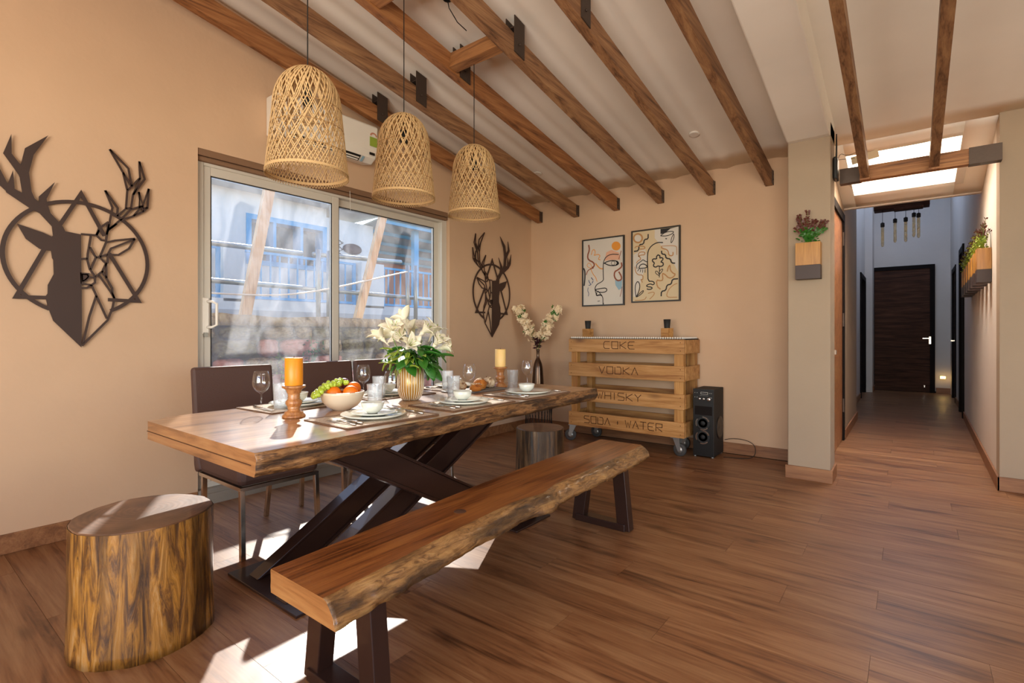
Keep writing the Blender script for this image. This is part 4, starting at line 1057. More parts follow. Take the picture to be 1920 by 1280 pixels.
s2_ = [('paper', 0, [(1080, 170), (1365, 150), (1360, 700), (1250, 500), (1150, 380), (1080, 300)]), ('paper', 0, [(825, 500), (960, 420), (1000, 540), (860, 1000), (825, 1000)]),
      ('ink', 0, [(1150, 185), (1350, 155), (1270, 185), (1200, 240), (1150, 250)]), ('tan', .016, cc(880, 300, 52, 52)), ('paper', 0, circ(878, 302, 38, 42)),
      (K, .013, [(1002, 250), (1002, 310), (955, 315), (948, 370), (893, 378), (888, 450), (832, 458)]),
      (K, .011, [(1180, 352), (1110, 350), (1040, 390), (1000, 450), (992, 540), (998, 700), (1000, 815), (1060, 815), (1080, 840), (1060, 860), (1030, 845), (985, 860), (985, 880), (1045, 885), (1050, 905), (1010, 915), (985, 905)]),
      (K, .010, [(890, 660), (905, 620), (945, 605), (985, 625), (992, 655), (890, 662)]), (K, .008, [(868, 665), (860, 620), (895, 590), (920, 575), (940, 555), (965, 575), (995, 585)]),
      (K, .007, [(895, 665), (875, 695)]), (K, .007, [(915, 670), (905, 705)]), (K, .007, [(938, 670), (935, 712)]), (K, .007, [(965, 670), (965, 712)]),
      (K, .012, [(1120, 500), (1100, 520), (1105, 550), (1060, 545), (1050, 575), (1080, 595), (1060, 630), (1090, 650), (1120, 630), (1150, 640), (1185, 625), (1180, 590), (1150, 585), (1185, 550), (1165, 530), (1140, 540), (1145, 510), (1120, 500)]),
      (K, .008, [(1135, 640), (1138, 700), (1135, 770)]), (K, .007, [(1135, 750), (1090, 720), (1090, 690), (1120, 700), (1135, 740), (1180, 680), (1170, 665), (1140, 690)]),
      (K, .013, [(1162, 450), (1165, 490), (1210, 495), (1215, 540), (1270, 548), (1280, 595), (1325, 600)]), (K, .013, [(1360, 785), (1290, 790), (1280, 850), (1225, 860), (1215, 925), (1160, 935), (1158, 995)]),
      (K, .009, [(858, 1005), (845, 920), (850, 850), (880, 810), (905, 860), (895, 930), (860, 1000)]), (K, .008, [(862, 1000), (900, 960), (945, 920), (945, 945), (900, 985), (862, 1005)]),
      (K, .008, [(1150, 270), (1210, 225), (1315, 215), (1290, 250), (1220, 275), (1150, 272)]), (K, .007, [(1305, 250), (1280, 300), (1272, 365), (1300, 330), (1315, 270), (1305, 245)]), (K, .008, [(1210, 300), (1218, 312), (1225, 300)]),
      ('tan', .010, [(840, 420), (860, 395), (960, 395), (965, 430), (900, 430)]), ('tan', .010, [(880, 520), (920, 500), (960, 500), (965, 465), (900, 465), (880, 500), (920, 550), (880, 570), (860, 600)]), ('tan', .009, [(845, 640), (850, 700), (880, 740), (940, 740), (940, 800), (910, 790), (935, 830)]),
      ('tan', .012, [(1160, 400), (1165, 420), (1240, 440), (1250, 510), (1300, 510), (1300, 465)]), ('tan', .007, [(1160, 395), (1340, 385), (1345, 440), (1345, 500)]), ('tan', .012, [(1230, 700), (1245, 640), (1265, 620), (1265, 680), (1300, 720), (1330, 730), (1300, 770), (1250, 780), (1200, 730), (1170, 720), (1180, 800), (1150, 810), (1100, 800), (1110, 880), (1150, 910)]),
      ('tan', .008, [(1350, 840), (1300, 860), (1240, 920), (1215, 1010), (1350, 1005)]), ('tan', .008, [(1000, 960), (1070, 940), (1080, 970), (1020, 1030)]), ('tan', .008, [(840, 1045), (960, 1040), (980, 1000)])]
picture('framed abstract line-face print with a flower, right of the pair over the cart', -2.322, -1.80, 1.45, 2.207, 'paper_w', s2_, None)

# ---------------------------------------------------------------- pallet bar cart
ct = thing('pallet_bar_cart', 'honey wooden pallet bar cart on caster wheels with four carved drink boards', 'cart', (-2.22, 4.83, 0), R(0))
X0, X1, YF, YB = -.61, .61, -.20, .19
bz_ = [(.935, 1.07), (.685, .825), (.43, .567), (.17, .312)]
words_ = ['COKE', 'VODKA', 'WHISKY', 'SODA + WATER']
FONT = {'C': [[(1, 1), (.2, 1), (0, .8), (0, .2), (.2, 0), (1, 0)]], 'O': [[(0, 1), (1, 1), (1, 0), (.15, 0), (0, .15), (0, 1)]], 'K': [[(0, 1), (0, 0)], [(1, 1), (.1, .5), (1, 0)]], 'E': [[(1, 1), (.2, 1), (0, .8), (0, .2), (.2, 0), (1, 0)], [(0, .5), (.8, .5)]],
        'V': [[(0, 1), (.5, 0), (1, 1)]], 'D': [[(0, 1), (0, 0), (.9, 0), (1, .15), (1, .8), (.85, 1), (.3, 1)]], 'A': [[(0, 0), (.5, 1), (1, 0)], [(.62, .3), (.75, .3)]], 'W': [[(0, 1), (.28, 0), (.5, .7), (.72, 0), (1, 1)]], 'H': [[(0, 1), (0, 0)], [(1, 1), (1, 0)], [(0, .5), (1, .5)]],
        'I': [[(.5, 1), (.5, 0)]], 'S': [[(1, 1), (.1, 1), (0, .85), (0, .6), (1, .45), (1, .1), (.9, 0), (0, 0)]], 'Y': [[(0, 1), (.5, .5), (1, 1)], [(.5, .5), (.5, 0)]], '+': [[(.5, .75), (.5, .25)], [(.25, .5), (.75, .5)]], 'T': [[(0, 1), (1, 1)], [(.5, 1), (.5, 0)]], 'R': [[(0, 0), (0, 1), (1, 1), (1, .55), (.1, .5), (1, 0)]]}
for i, ((z0, z1), wd) in enumerate(zip(bz_, words_)):
    b = MB().box(X0, X1, YF-.022, YF, z0, z1).build('front_board', M['pallet'], ct, bev=.002)
    w_, gap, hgt = (.066, .022, .070) if i < 3 else (.060, .018, .070); cw = lambda c: w_*(.5 if c in 'I+ ' else 1); W_ = sum(cw(c)+gap for c in wd)-gap; xs = (-.035, -.045, -.04, -.01)[i]-W_/2; q = MB()
    for c in wd:
        ww_ = cw(c)
        for l in FONT.get(c, []): q.strip([(xs+u*ww_, z0+.040+v*hgt) for u, v in l], .0068, lambda u, v, d: (u, YF-.022-d, v), -.001, .0016)
        xs += ww_+gap
    q.build('carved_lettering', M['carve'], b)
    q = MB()
    for x in (X0+.03, X1-.035):
        for z in (z0+.03, z1-.03): q.lathe([(.004, 0), (.004, .001), (.001, .0015)], 8, (x, YF-.022, z), ax=(0, -1, 0))
    q.build('screws', M['carve'], b)
    MB().box(X0, X1, YB, YB+.02, z0, z1).build('rear_board', M['pallet'], ct)
    MB().box(X1-.012, X1+.006, YF+.004, YB-.004, z0+.005, z1-.005).build('side_board', M['pallet'], ct)
    MB().box(X0-.004, X0+.012, YF+.004, YB-.004, z0+.005, z1-.005).build('side_board', M['pallet'], ct)
for x0, x1 in ((X0+.02, X0+.09), (X1-.10, X1-.015)):
    for y0, y1 in ((YF+.001, YF+.065), (YB-.065, YB-.001)):
        MB().box(x0, x1, y0, y1, .18, 1.06).build('corner_post', M['palletz'], ct)
for z in (.17, .44, .69, .935): MB().box(X0+.02, X1-.02, YF+.01, YB-.01, z+.002, z+.018).build('shelf', M['pallet'], ct)
MB().box(X0+.005, X1-.005, YF-.01, YB+.01, 1.064, 1.076).build('top_panel', M['black_m'], ct)
st0 = None
for k in range(52):
    x = X0+.03+k*(1.17/51)
    q = (x, YF-.006, 1.083)
    if st0 is None: st0 = MB().ball((0, 0, 0), .0095, 10, 7).build('white_bead', M['white'], ct, loc=q)
    else: inst(st0, q, parent=ct)
for k in range(16): inst(st0, (X1-.02, YF+.015+k*.024, 1.083), parent=ct)
def caster(x, y, rz):
    o = MB().box(-.045, .045, -.04, .04, .163, .170)
    for s_ in (-.022, .022): o.prism([(-.032, .163), (.034, .163), (.044, .06), (.036, .046), (.022, .046), (.014, .06)], 1, s_-.002, s_+.002)
    o = o.build('caster', M['grey'], ct, loc=(x, y, 0)); o.rotation_euler = (0, 0, rz)
    MB().lathe([(.030, -.016), (.055, -.016), (.060, -.012), (.060, .012), (.055, .016), (.030, .016)], 28, (.028, 0, .060), ax=(0, 1, 0)).build('tyre', M['rubber'], o)
    MB().lathe([(.006, -.019), (.032, -.017), (.032, .017), (.006, .019)], 20, (.028, 0, .060), ax=(0, 1, 0)).build('hub', M['grey'], o)
caster(X0+.03, YF+.02, R(200)); caster(X1-.08, YF+.02, R(-10)); caster(X0+.16, YB-.05, R(180)); caster(X1-.10, YB-.06, R(180))
for x, l in ((-2.72, 'small black cup on a wooden block, left end of the bar cart'), (-1.85, 'small black cup on a wooden block, right end of the bar cart')):
    t = tag(MB().box(-.042, .042, -.042, .042, 0, .10).build('wooden_block', M['pallet'], loc=(x, 4.82, 1.0765), bev=.002), l.replace('small black cup on a wooden block', 'small pale wooden block under a black cup'), 'block'); t.rotation_euler = (0, 0, R(-14))
    t = tag(MB().lathe([(.026, 0), (.034, .085), (.031, .085), (.024, .006), (.001, .006)], 28, cap=False).build('black_cup', M['black_m'], loc=(x, 4.82, 1.1768)), l, 'cup')

# ---------------------------------------------------------------- speaker
sp = thing('tower_speaker', 'black tower speaker with two chrome-ringed drivers beside the cart', 'speaker', (-1.475, 4.87, 0))
hw = .092; yf = -.15
MB().box(-hw, hw, yf+.012, .15, .012, .62).build('cabinet', M['black_m'], sp, bev=.004)
MB().box(-hw, hw, yf, yf+.012, .012, .50).build('front_baffle', M['black'], sp, bev=.002)
cp = MB().box(-hw, hw, yf, yf+.012, .50, .62).build('control_panel', M['black'], sp)
for x, z, r in ((-.03, .532, .011), (.005, .532, .011), (.05, .530, .017)): MB().lathe([(r, 0), (r, .010), (r*.7, .014), (.001, .014)], 18, (x, yf, z), ax=(0, -1, 0)).build('knob', M['chrome'], cp)
q = MB(); q.strip([(-.022, .575), (.04, .575), (.04, .592), (-.022, .592), (-.022, .575)], .002, lambda u, v, d: (u, yf-d, v), 0, .0015)
q.build('display_border', M['white'], cp)
q = MB()
for x in (-.075, -.055, .058, .072):
    for z in (.545, .585): q.box(x-.003, x+.003, yf-.003, yf, z-.003, z+.003)
for k in range(7): q.box(-.03+k*.011, -.024+k*.011, yf-.003, yf, .560, .563)
q.build('buttons', M['grey'], cp)
MB().box(-.075, .078, yf-.001, yf+.001, .385, .465).build('port_recess', M['jamb'], sp)
for z in (.31, .185):
    d = MB().lathe([(.064, 0), (.062, .004), (.045, .001), (.022, -.004), (.018, .006), (.001, .010)], 32, (-.005, yf, z), ax=(0, -1, 0)).build('driver', M['black_m'], sp)
    for a0 in (20, 140, 250):
        pts = [(-.005+.058*math.cos(R(a0+k*7)), z+.058*math.sin(R(a0+k*7))) for k in range(11)]
        MB().strip(pts, .011, lambda u, v, dd: (u, yf-dd, v), .003, .004).build('chrome_arc', M['chrome'], d)
MB().lathe([(.105, 0), (.105, .004), (.08, .002), (.04, -.0), (.001, .006)], 32, (hw, .03, .26), ax=(1, 0, 0)).build('side_woofer', M['black'], sp)
for x in (-.08, .075):
    for y in (-.13, .13): MB().lathe([(.012, 0), (.014, .012)], 12, (x, y, 0)).build('foot', M['grey'], sp)

def smooth3(p, it=3):
    p = [Vector(q) for q in p]
    for _ in range(it):
        q = [p[0]]
        for a, b in zip(p[:-1], p[1:]): q += [a*.75+b*.25, a*.25+b*.75]
        p = q+[p[-1]]
    return p
tag(MB().tube(smooth3([(-1.372, 5.02, .125), (-1.30, 5.01, .150), (-1.17, 5.0, .15), (-1.09, 4.98, .11), (-1.09, 4.93, .01), (-1.20, 4.86, .0045), (-1.28, 4.86, .0045), (-1.33, 4.83, .0045)]), .003, 6).build('power_cable', M['black_m']), 'thin black cable looping on the floor beside the speaker', 'cable')

# ---------------------------------------------------------------- floor vase on its wire stand
ws = thing('wire_stand', 'black diamond-wire drum stand under the tall dark vase in the corner', 'stand', (-3.28, 4.70, 0))
q = MB(); NW = 26
def wr(z): return .165-.018*math.sin(PI*z/.40)
for k in range(NW):
    for sg in (1, -1):
        q.tube([(wr(z)*math.cos(2*PI*(k+.5*sg*math.sin(z/.40*PI*2)*.5)/NW), wr(z)*math.sin(2*PI*(k+.5*sg*math.sin(z/.40*PI*2)*.5)/NW), z) for z in [i*.0625*.64 for i in range(11)]], .0022, 4)
stuff(q.build('wire_lattice', M['black_m'], ws))
for z in (.004, .389): MB().tube([(.166*math.cos(2*PI*i/40), .166*math.sin(2*PI*i/40), z) for i in range(40)], .004, 6, closed=True).build('hoop', M['black_m'], ws)
MB().lathe([(.165, .393), (.165, .402), (.001, .402)], 40).build('top_disc', M['black_m'], ws)
tag(MB().lathe([(.062, 0), (.066, .01), (.071, .06), (.064, .20), (.054, .34), (.046, .385), (.030, .425), (.018, .45), (.015, .48), (.018, .53), (.021, .545), (.017, .545), (.012, .48), (.001, .46)], 36, cap=False).build('tall_vase', M['bronze'], loc=(-3.29, 4.70, .4025)), 'tall dark bronze bottle vase with a narrow neck in the corner', 'vase')
fa = thing('blossom_branches', 'two cream blossom branches with a maroon flower in the tall bronze vase', 'flowers', (-3.29, 4.70, .89))
rf = random.Random(9)
for ends, nm in (([(0, 0, 0), (-.02, 0, .10), (-.12, -.02, .31), (-.27, -.02, .53)], 'spray'), ([(0, 0, 0), (.02, -.01, .11), (.11, -.01, .29), (.26, .0, .50)], 'spray')):
    path = smooth3(ends, 3); MB().tube(path, .0035, 5).build('stem', M['stem'], fa)
    q = MB(); n_ = len(path)
    for k in range(300):
        u = .50+.50*(k/299); p = path[min(n_-1, int(u*(n_-1)))]; rr_ = .066*(1-.35*abs(u-.6))*rf.random()**.5; a = rf.uniform(0, 2*PI)
        c = p+Vector((rr_*math.cos(a), rr_*math.sin(a)*.8, rf.uniform(-.03, .03))); s_ = rf.uniform(.014, .026)
        q.cur = 0 if rf.random() < .93 else 1
        nrm = Vector((rf.uniform(-1, 1), rf.uniform(-1.2, .2), rf.uniform(-.3, 1))).normalized(); u1 = nrm.orthogonal().normalized(); u2 = nrm.cross(u1)
        for j in range(5):
            a2 = 2*PI*j/5+k; d1 = u1*math.cos(a2)+u2*math.sin(a2); d2 = u1*math.cos(a2+.55)+u2*math.sin(a2+.55); d3 = u1*math.cos(a2-.55)+u2*math.sin(a2-.55)
            q.add([c, c+d3*s_*.9+nrm*s_*.25, c+d1*s_*1.35+nrm*s_*.45, c+d2*s_*.9+nrm*s_*.25], [(0, 1, 2, 3)])
    stuff(q.build('blossom', [M['blossom'], M['leafg']], fa))
q = MB()
for k in range(46):
    a = rf.uniform(0, 2*PI); c = Vector((rf.uniform(-.035, .045), rf.uniform(-.06, .02), rf.uniform(.08, .19))); d = Vector((math.cos(a), math.sin(a)*.7, rf.uniform(-.4, .6))).normalized(); e = d.cross(Vector((rf.uniform(-1, 1), rf.uniform(-1, 1), 1))).normalized()
    q.add([c, c+d*.028+e*.016, c+d*.056, c+d*.028-e*.016], [(0, 1, 2, 3)])
q.build('maroon_flower', M['maroon'], fa)

# ---------------------------------------------------------------- wall planters
def sprig_mesh(seed, hgt=.235, wid=.115):
    r_ = random.Random(seed); q = MB(); g = []
    for k in range(15):
        ex, ey, ez = r_.uniform(-wid, wid), r_.uniform(-.045, .04), r_.uniform(.45, 1)*hgt
        if abs(ex) > wid*.7: ez *= .75
        p = smooth3([(0, 0, -.03), (ex*.15, ey*.1, ez*.35), (ex*.7, ey*.7, ez*.7), (ex, ey, ez)], 2)
        q.cur = 0; q.tube(p, .0013, 3); n_ = len(p)
        for j in range(3, n_):
            for sg in (-1, 1):
                c = p[j]; t_ = (p[j]-p[j-1]).normalized(); sd_ = t_.cross(Vector((r_.uniform(-1, 1), 1, r_.uniform(-1, 1)))).normalized()*sg; L = r_.uniform(.018, .027)
                d = (sd_+t_*.5).normalized(); e = d.cross(Vector((0, 1, .3))).normalized()
                q.cur = 1 if c.z < hgt*.36+r_.uniform(-.02, .02) else 2
                q.add([c, c+d*L*.5+e*L*.36, c+d*L, c+d*L*.5-e*L*.36], [(0, 1, 2, 3)])
    for k in range(90):
        a = r_.uniform(0, 2*PI); c = Vector((r_.gauss(0, wid*.28), r_.gauss(0, .018), r_.uniform(.0, hgt*.42))); d = Vector((math.cos(a), math.sin(a)*.6, r_.uniform(-.2, 1))).normalized(); e = d.orthogonal().normalized(); L = r_.uniform(.016, .028)
        q.cur = 1; q.add([c, c+d*L*.5+e*L*.35, c+d*L, c+d*L*.5-e*L*.35], [(0, 1, 2, 3)])
    return q
def planter(label, loc, rz, seed, grp=None):
    t = thing('wall_planter', label, 'planter', loc, rz, grp)
    m = MB(); m.box(-.082, .082, -.088, 0, .105, .275)
    m.build('wooden_box', M['planter'], t, bev=.001)
    MB().box(-.0825, .0825, -.0885, 0, 0, .105).build('dark_base', M['planter_d'], t, bev=.001)
    o = sprig_mesh(seed).build('foliage', [M['stem'], M['leafg'] if grp is None else M['leafl'], M['leafr']], t, loc=(0, -.05, .28)); stuff(o)
    return t
planter('honey wood wall planter with dark base and russet sprigs, on the column', (-.603, 4.479, 1.535), 0, 3)
hp = None
names = ['nearest to the room', 'second from the room end', 'third from the room end', 'in the middle', 'third from the far end', 'second from the far end', 'farthest down the hall']
for i in range(7):
    y = 5.63+i*.335; x = .51+(.575-.51)*(y-5.03)/(9-5.03)-.0015
    l = 'honey wood planter in the hall wall row, '+names[i]
    if hp is None: hp = planter(l, (x, y, 1.535), R(-90.9), 21, 'planters in a row on the hall wall')
    else: dup(hp, (x, y, 1.535), R(-90.9), l, 'planters in a row on the hall wall')

# ---------------------------------------------------------------- hall things
ch = thing('tube_chandelier', 'dark timber slab with hanging amber tube bulbs in the hall', 'lamp', (-.09, 9.0, 2.87))
MB().box(-.31, .31, -.10, .10, 0, .09).build('timber_slab', M['door'], ch, bev=.006)
MB().box(-.08, .24, -.13, -.02, -.035, 0).build('lower_timber', M['door'], ch, bev=.004)
for x in (-.2, .2): MB().tube([(x, 0, .09), (x, 0, 1.502)], .004, 6).build('hanging_rod', M['black_m'], ch)
for x, y, z in ((-.21, -.06, -.16), (-.07, .05, -.10), (.05, -.07, -.12), (.14, .03, -.05), (.19, -.07, -.08)):
    d = MB().tube([(x, y, 0), (x, y, z-.02)], .003, 5).build('flex', M['black_m'], ch)
    MB().lathe([(.008, .03), (.024, .02), (.024, -.03), (.018, -.035)], 14, (x, y, z-.04)).build('socket', M['black_m'], d)
    MB().lathe([(.016, 0), (.018, -.02), (.018, -.26), (.008, -.28)], 14, (x, y, z-.075)).build('tube_bulb', M['amber_bulb'], d)
nl = thing('night_light', 'small glowing amber night light low on the far hall wall', 'lamp', (.50, 12.62, .30))
MB().box(-.045, .045, -.02, 0, -.03, .03).build('housing', M['white'], nl, bev=.004)
MB().box(-.038, .038, -.024, -.02, -.022, .022).build('light_panel', M['warm_led'], nl)
light('night_light_glow', 'POINT', (.50, 12.52, .30), .25, (1, .62, .2))
pf = thing('hall_picture', 'thin black-framed picture on the left hall wall', 'picture', (-.677, 8.6, 1.45))
MB().box(0, .012, -.22, .22, -.36, .36).build('print', M['paper'], pf)
q = MB()
for a, b, c, d in ((-.24, -.22, -.38, .38), (.22, .24, -.38, .38), (-.22, .22, -.38, -.36), (-.22, .22, .36, .38)): q.box(0, .02, a, b, c, d)
q.build('frame', M['frame_b'], pf)
wf = thing('wifi_router', 'black wireless router with an upright antenna on the wall by the lintel', 'router', (-.455, 4.66, 2.36))
MB().box(-.008, .022, -.06, .06, -.05, .12).build('body', M['black'], wf, bev=.010)
MB().tube([(.01, -.02, .11), (.012, -.02, .17), (.012, -.02, .30)], [.007, .006, .004], 8).build('antenna', M['black'], wf)
MB().tube(smooth3([(.015, .03, .11), (.03, .05, .17), (.07, .1, .15), (.14, .16, .19)]), .002, 5).build('wire', M['black_m'], wf)
MB().tube(smooth3([(.015, .02, .11), (.05, .06, .12), (.12, .12, .13)]), .002, 5).build('wire', M['black_m'], wf)
m = MB(); m.box(-.09, .10, -.004, .004, -.03, .03); o = m.build('beige_card', M['paper_w'], loc=(-.285, 4.96, 2.535)); o.rotation_euler = (R(10), R(-14), R(20)); tag(o, 'beige paddle-shaped card resting on the lintel beam beside the router', 'card')

# ---------------------------------------------------------------- air conditioner
ac = thing('air_conditioner', 'white split air conditioner on the wall above the window', 'air conditioner', (WX, 2.215, 2.54))
m = MB(); m.prism([(0, .0), (.12, -.02), (.175, .015), (.20, .07), (.205, .26), (.19, .275), (0, .275)], 1, -.41, .41)
m.build('casing', M['white'], ac, bev=.008)
MB().prism([(.128, -.018), (.172, .014), (.1735, .012), (.130, -.022)], 1, -.30, .27).build('air_outlet', M['black'], ac)
m = MB()
for k in range(2): m.prism([(.137+k*.018, -.018+k*.012), (.143+k*.018, -.012+k*.012), (.1445+k*.018, -.0155+k*.012), (.1385+k*.018, -.0215+k*.012)], 1, -.29, .26)
m.build('louvre', M['white'], ac)
m = MB(); m.prism([(.205, .10), (.207, .10), (.207, .175), (.205, .175)], 1, .33, .40); m.build('rating_label', M['leafl'], ac)
m = MB(); m.strip([(.365+.028*math.cos(a), .185+.022*math.sin(a)) for a in [PI*k/8 for k in range(9)]], .012, lambda u, v, d: (.207+d, u, v), 0, .001); m.build('red_rating_arc', M['ext_red'], ac)
m = MB(); m.prism([(.133, -.019), (.172, .012), (.174, .010), (.135, -.022)], 1, .285, .305); m.build('teal_strip', M['sky_ink'], ac)
m = MB(); m.box(.2, .204, .33, .38, .03, .05); m.build('display_window', M['black'], ac)

# ---------------------------------------------------------------- outside the window
struct(MB().box(-30, -3.85, -14, 30, -.3, -.02).build('ground_1', M['ground']))
# stone wall with separate stones in front of a mortar core
rs = random.Random(3)
sw = bpy.data.objects.new('wall_garden', None); COL.objects.link(sw); struct(sw)
MB().box(-5.55, -5.12, -.6, 7.4, -.02, 1.24).build('mortar_core', M['mortar'], sw)
def stone_mesh(seed):
    r_ = random.Random(seed); q = MB(); q.ball((0, 0, 0), 1, 10, 6); q.v = [tuple((1 if c > 0 else -1)*abs(c)**.6*(1+.16*nz(v[0]*2+seed, v[1]*2, v[2]*2)) for c in v) for v in q.v]; return q
base_st = []
for mt in ('stone1', 'stone2', 'stone3'):
    for s_ in range(3): base_st.append((mt, None, s_))
made = {}
z = 0.0; rown = 0
while z < 1.2:
    h_ = rs.uniform(.13, .21); yv = -.5-rs.random()*.2
    while yv < 7.3:
        wv_ = rs.uniform(.2, .46)
        mt = 'stone3' if (z+h_/2 < .98 and z > .25 and rs.random() < .62) else ('stone2' if rs.random() < .5 else 'stone1')
        key = (mt, rs.randrange(3))
        if key not in made: o = stone_mesh(key[1]*7+len(mt)).build('stone', M[mt], sw); made[key] = o
        else: o = inst(made[key], (0, 0, 0), parent=sw)
        top = min(h_, 1.28-z)
        o.location = (-5.12, yv+wv_/2, z+top/2); o.scale = (.085+rs.uniform(0, .03), wv_/2*.98, top/2*1.0); o.rotation_euler = (rs.uniform(-.06, .06), 0, 0)
        yv += wv_
    z += h_; rown += 1
cop = MB(); n_ = 60; pts = []
vs = []; fs = []
for j in range(n_+1):
    yv = -.6+8*j/n_; zt = 1.30+.03*nz(yv*1.7)+.012*nz(yv*7)
    vs += [(-5.60, yv, 1.22), (-5.0+.02*nz(yv*4, 2), yv, 1.20), (-5.0+.02*nz(yv*4, 5), yv, zt), (-5.60, yv, zt)]
fs = [(4*j+k, 4*j+(k+1) % 4, 4*j+4+(k+1) % 4, 4*j+4+k) for j in range(n_) for k in range(4)]+[(0, 1, 2, 3), (4*n_, 4*n_+1, 4*n_+2, 4*n_+3)]
cop.add(vs, fs, True).build('coping', M['stone1'], sw)
# weeds hanging on the wall
for (yv, zc, l) in ((2.95, 1.05, 'green weed hanging down the stone wall left of the window mullion'), (2.62, .86, 'dry weed growing from the middle of the stone wall')):
    t = thing('wall_weed', l, 'plant', (-5.0, yv, zc)); q = MB()
    for k in range(60):
        c = Vector((rs.uniform(0, .05), rs.gauss(0, .06), rs.uniform(-.3, .05))); d = Vector((rs.random(), rs.uniform(-1, 1), rs.uniform(-1, .4))).normalized(); e = d.orthogonal().normalized(); L = rs.uniform(.03, .06)
        q.add([c, c+d*L*.5+e*L*.25, c+d*L, c+d*L*.5-e*L*.25], [(0, 1, 2, 3)])
    stuff(q.build('leaves', M['leafg'] if yv > 2.9 else M['leafl'], t)); MB().tube([(0, 0, .05), (.03, .01, -.12), (.03, -.02, -.3)], .004, 4).build('stem', M['stem'], t)
# scaffold of pipes with timber props
XS = -5.25
for (a, b, r, l) in (((XS, .2, 1.965), (XS, 3.0, 2.0), .026, 'upper galvanised rail pipe outside, left length'), ((XS, 3.13, 2.01), (XS, 4.38, 2.06), .026, 'upper galvanised rail pipe outside, right length'),
                     ((XS, .2, 1.645), (XS, 3.0, 1.625), .026, 'lower galvanised rail pipe outside, left length'), ((XS, 2.99, 1.622), (XS, 5.6, 1.59), .026, 'lower galvanised rail pipe outside, right length'),
                     ((XS+.056, 3.16, 1.25), (XS+.056, 3.16, 2.06), .026, 'galvanised upright post outside, left of the pair by the mullion'), ((XS+.056, 3.29, 1.25), (XS+.056, 3.29, 2.06), .026, 'galvanised upright post outside, right of the pair by the mullion'),
                     ((XS+.056, 4.44, 1.25), (XS+.056, 4.44, 2.02), .026, 'galvanised upright post outside, left of the far pair'), ((XS+.056, 4.58, 1.25), (XS+.056, 4.58, 2.03), .026, 'galvanised upright post outside, right of the far pair')):
    t = tag(MB().tube([a, b], r, 12).build('scaffold_pipe', M['pipe']), l, 'pipe')
tag(MB().obox((XS+.1, 2.33, 1.22), (XS+.1, 2.66, 3.0), .10, .06, (1, 0, 0)).build('timber_prop', M['pole']), 'pale leaning timber prop outside behind the left window pane', 'plank')
tag(MB().obox((XS+.1, 3.62, 1.22), (XS+.1, 4.13, 3.0), .09, .06, (1, 0, 0)).build('timber_prop', M['pole']), 'pale leaning timber prop outside behind the right window pane', 'plank')
tag(MB().tube(smooth3([(XS+.15, .4, 1.52), (XS+.15, 1.6, 1.50), (XS+.15, 2.6, 1.50), (XS+.15, 3.16, 1.60), (XS+.15, 3.9, 1.80), (XS+.10, 4.4, 1.93)]), .009, 6).build('rope', M['white']), 'pale rope strung along the scaffold outside', 'rope')
# neighbouring house
hs = thing('neighbour_house', 'whitewashed house with blue window frames and railings seen through the window', 'house', (-8.2, 5, 0))
def H(m, nm, mat, par=None): return m.build(nm, M[mat], par or hs)
m = MB(); m.box(-.3, 0, -5.5, -1.25, 1.5, 3.35); m.box(-.3, 0, -1.25, .15, 1.5, 2.22); m.box(-.3, 0, -1.25, .15, 3.02, 3.35); m.box(-.3, 0, .15, 1.15, 1.5, 3.2); m.box(-.3, .0, -5.5, 8, 0, 1.52)
H(m, 'front_wall', 'ext_white')
H(MB().box(-2.5, -2.3, 1.15, 9, 1.5, 3.1), 'side_wall', 'ext_red')
H(MB().box(-2.3, .02, 1.15, 9, 1.40, 1.52), 'porch_floor', 'ext_grey')
w_ = H(MB().box(-.30, -.26, -1.25, .15, 2.22, 3.02), 'window', 'dark_glass')
q = MB()
for a, b, c, d in ((-1.25, -1.17, 2.22, 3.02), (.07, .15, 2.22, 3.02), (-1.17, .07, 2.22, 2.30), (-1.17, .07, 2.94, 3.02), (-.82, -.77, 2.30, 2.94), (-.35, -.30, 2.30, 2.94)): q.box(-.24, .012, a, b, c, d)
q.build('window_frame', M['ext_blue'], w_)
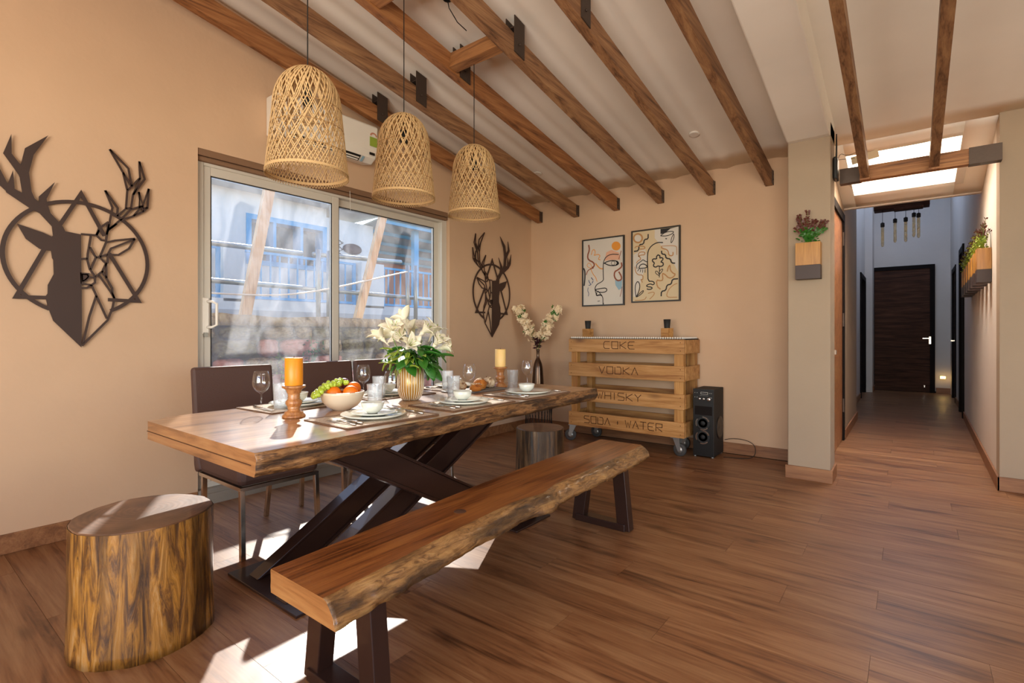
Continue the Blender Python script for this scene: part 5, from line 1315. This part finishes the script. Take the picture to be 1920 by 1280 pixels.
# railing panels
for y0, y1 in ((-3.2, -1.75), (-1.45, .55), (1.15, 4.4)):
    q = MB(); q.box(.25, .29, y0, y1, 2.36, 2.40); q.box(.25, .29, y0, y1, 1.66, 1.70); q.box(.25, .30, y0, y0+.05, 1.6, 2.4); q.box(.25, .30, y1-.05, y1, 1.6, 2.4)
    rl_ = q.build('railing', M['ext_blue'], hs); kk = int((y1-y0)/.15); b0 = None
    for k in range(1, kk):
        if b0 is None: b0 = MB().box(-.011, .011, -.011, .011, 1.7, 2.36).build('baluster', M['ext_blue'], rl_, loc=(.27, y0+k*.15, 0))
        else: inst(b0, (.27, y0+k*.15, 0), parent=rl_)
H(MB().box(.2, .40, -5.5, 9, 1.48, 1.64), 'parapet_kerb', 'ext_white'); H(MB().box(.2, .40, -1.75, -1.45, 1.6, 2.42), 'parapet_pier', 'ext_white'); H(MB().box(.2, .40, .6, 1.1, 1.6, 2.42), 'parapet_pier', 'ext_white')
H(MB().box(.22, .42, -5.5, 9, 0, 1.48), 'plinth', 'ext_grey')
H(MB().box(.10, .20, 2.02, 2.14, 1.5, 3.3), 'porch_post', 'ext_blue')
q = MB(); q.prism([(.5, 3.28), (-2.5, 2.9), (-2.5, 2.93), (.5, 3.31)], 1, 1.0, 9); rf_ = H(q, 'porch_roof', 'tin')
for k in range(5): MB().obox((.4-k*.6, 1.0, 3.24-k*.08), (.4-k*.6, 9, 3.24-k*.08), .05, .06).build('purlin', M['ext_blue'], rf_)
H(MB().box(-2.5, .3, -5.5, 1.15, 3.35, 3.42), 'eaves', 'ext_grey')
sg = H(MB().lathe([(.001, 0), (1, 0), (1, .02), (.92, .03), (.001, .03)], 28), 'oval_plaque', 'maroon'); sg.scale = (.20, .10, 1); sg.location = (.0, .68, 2.70); sg.rotation_euler = (R(90), 0, R(90))
for yv in (.28, .42): 
    q = MB()
    for k in range(22): a = k*.7; q.tube([(0, .03*math.cos(a), .016*k*.8), (0.01, .06*math.cos(a+1), .016*k*.8+.03)], .006, 4)
    q.build('scroll_ornament', M['black_m'], hs, loc=(.012, yv, 2.55))
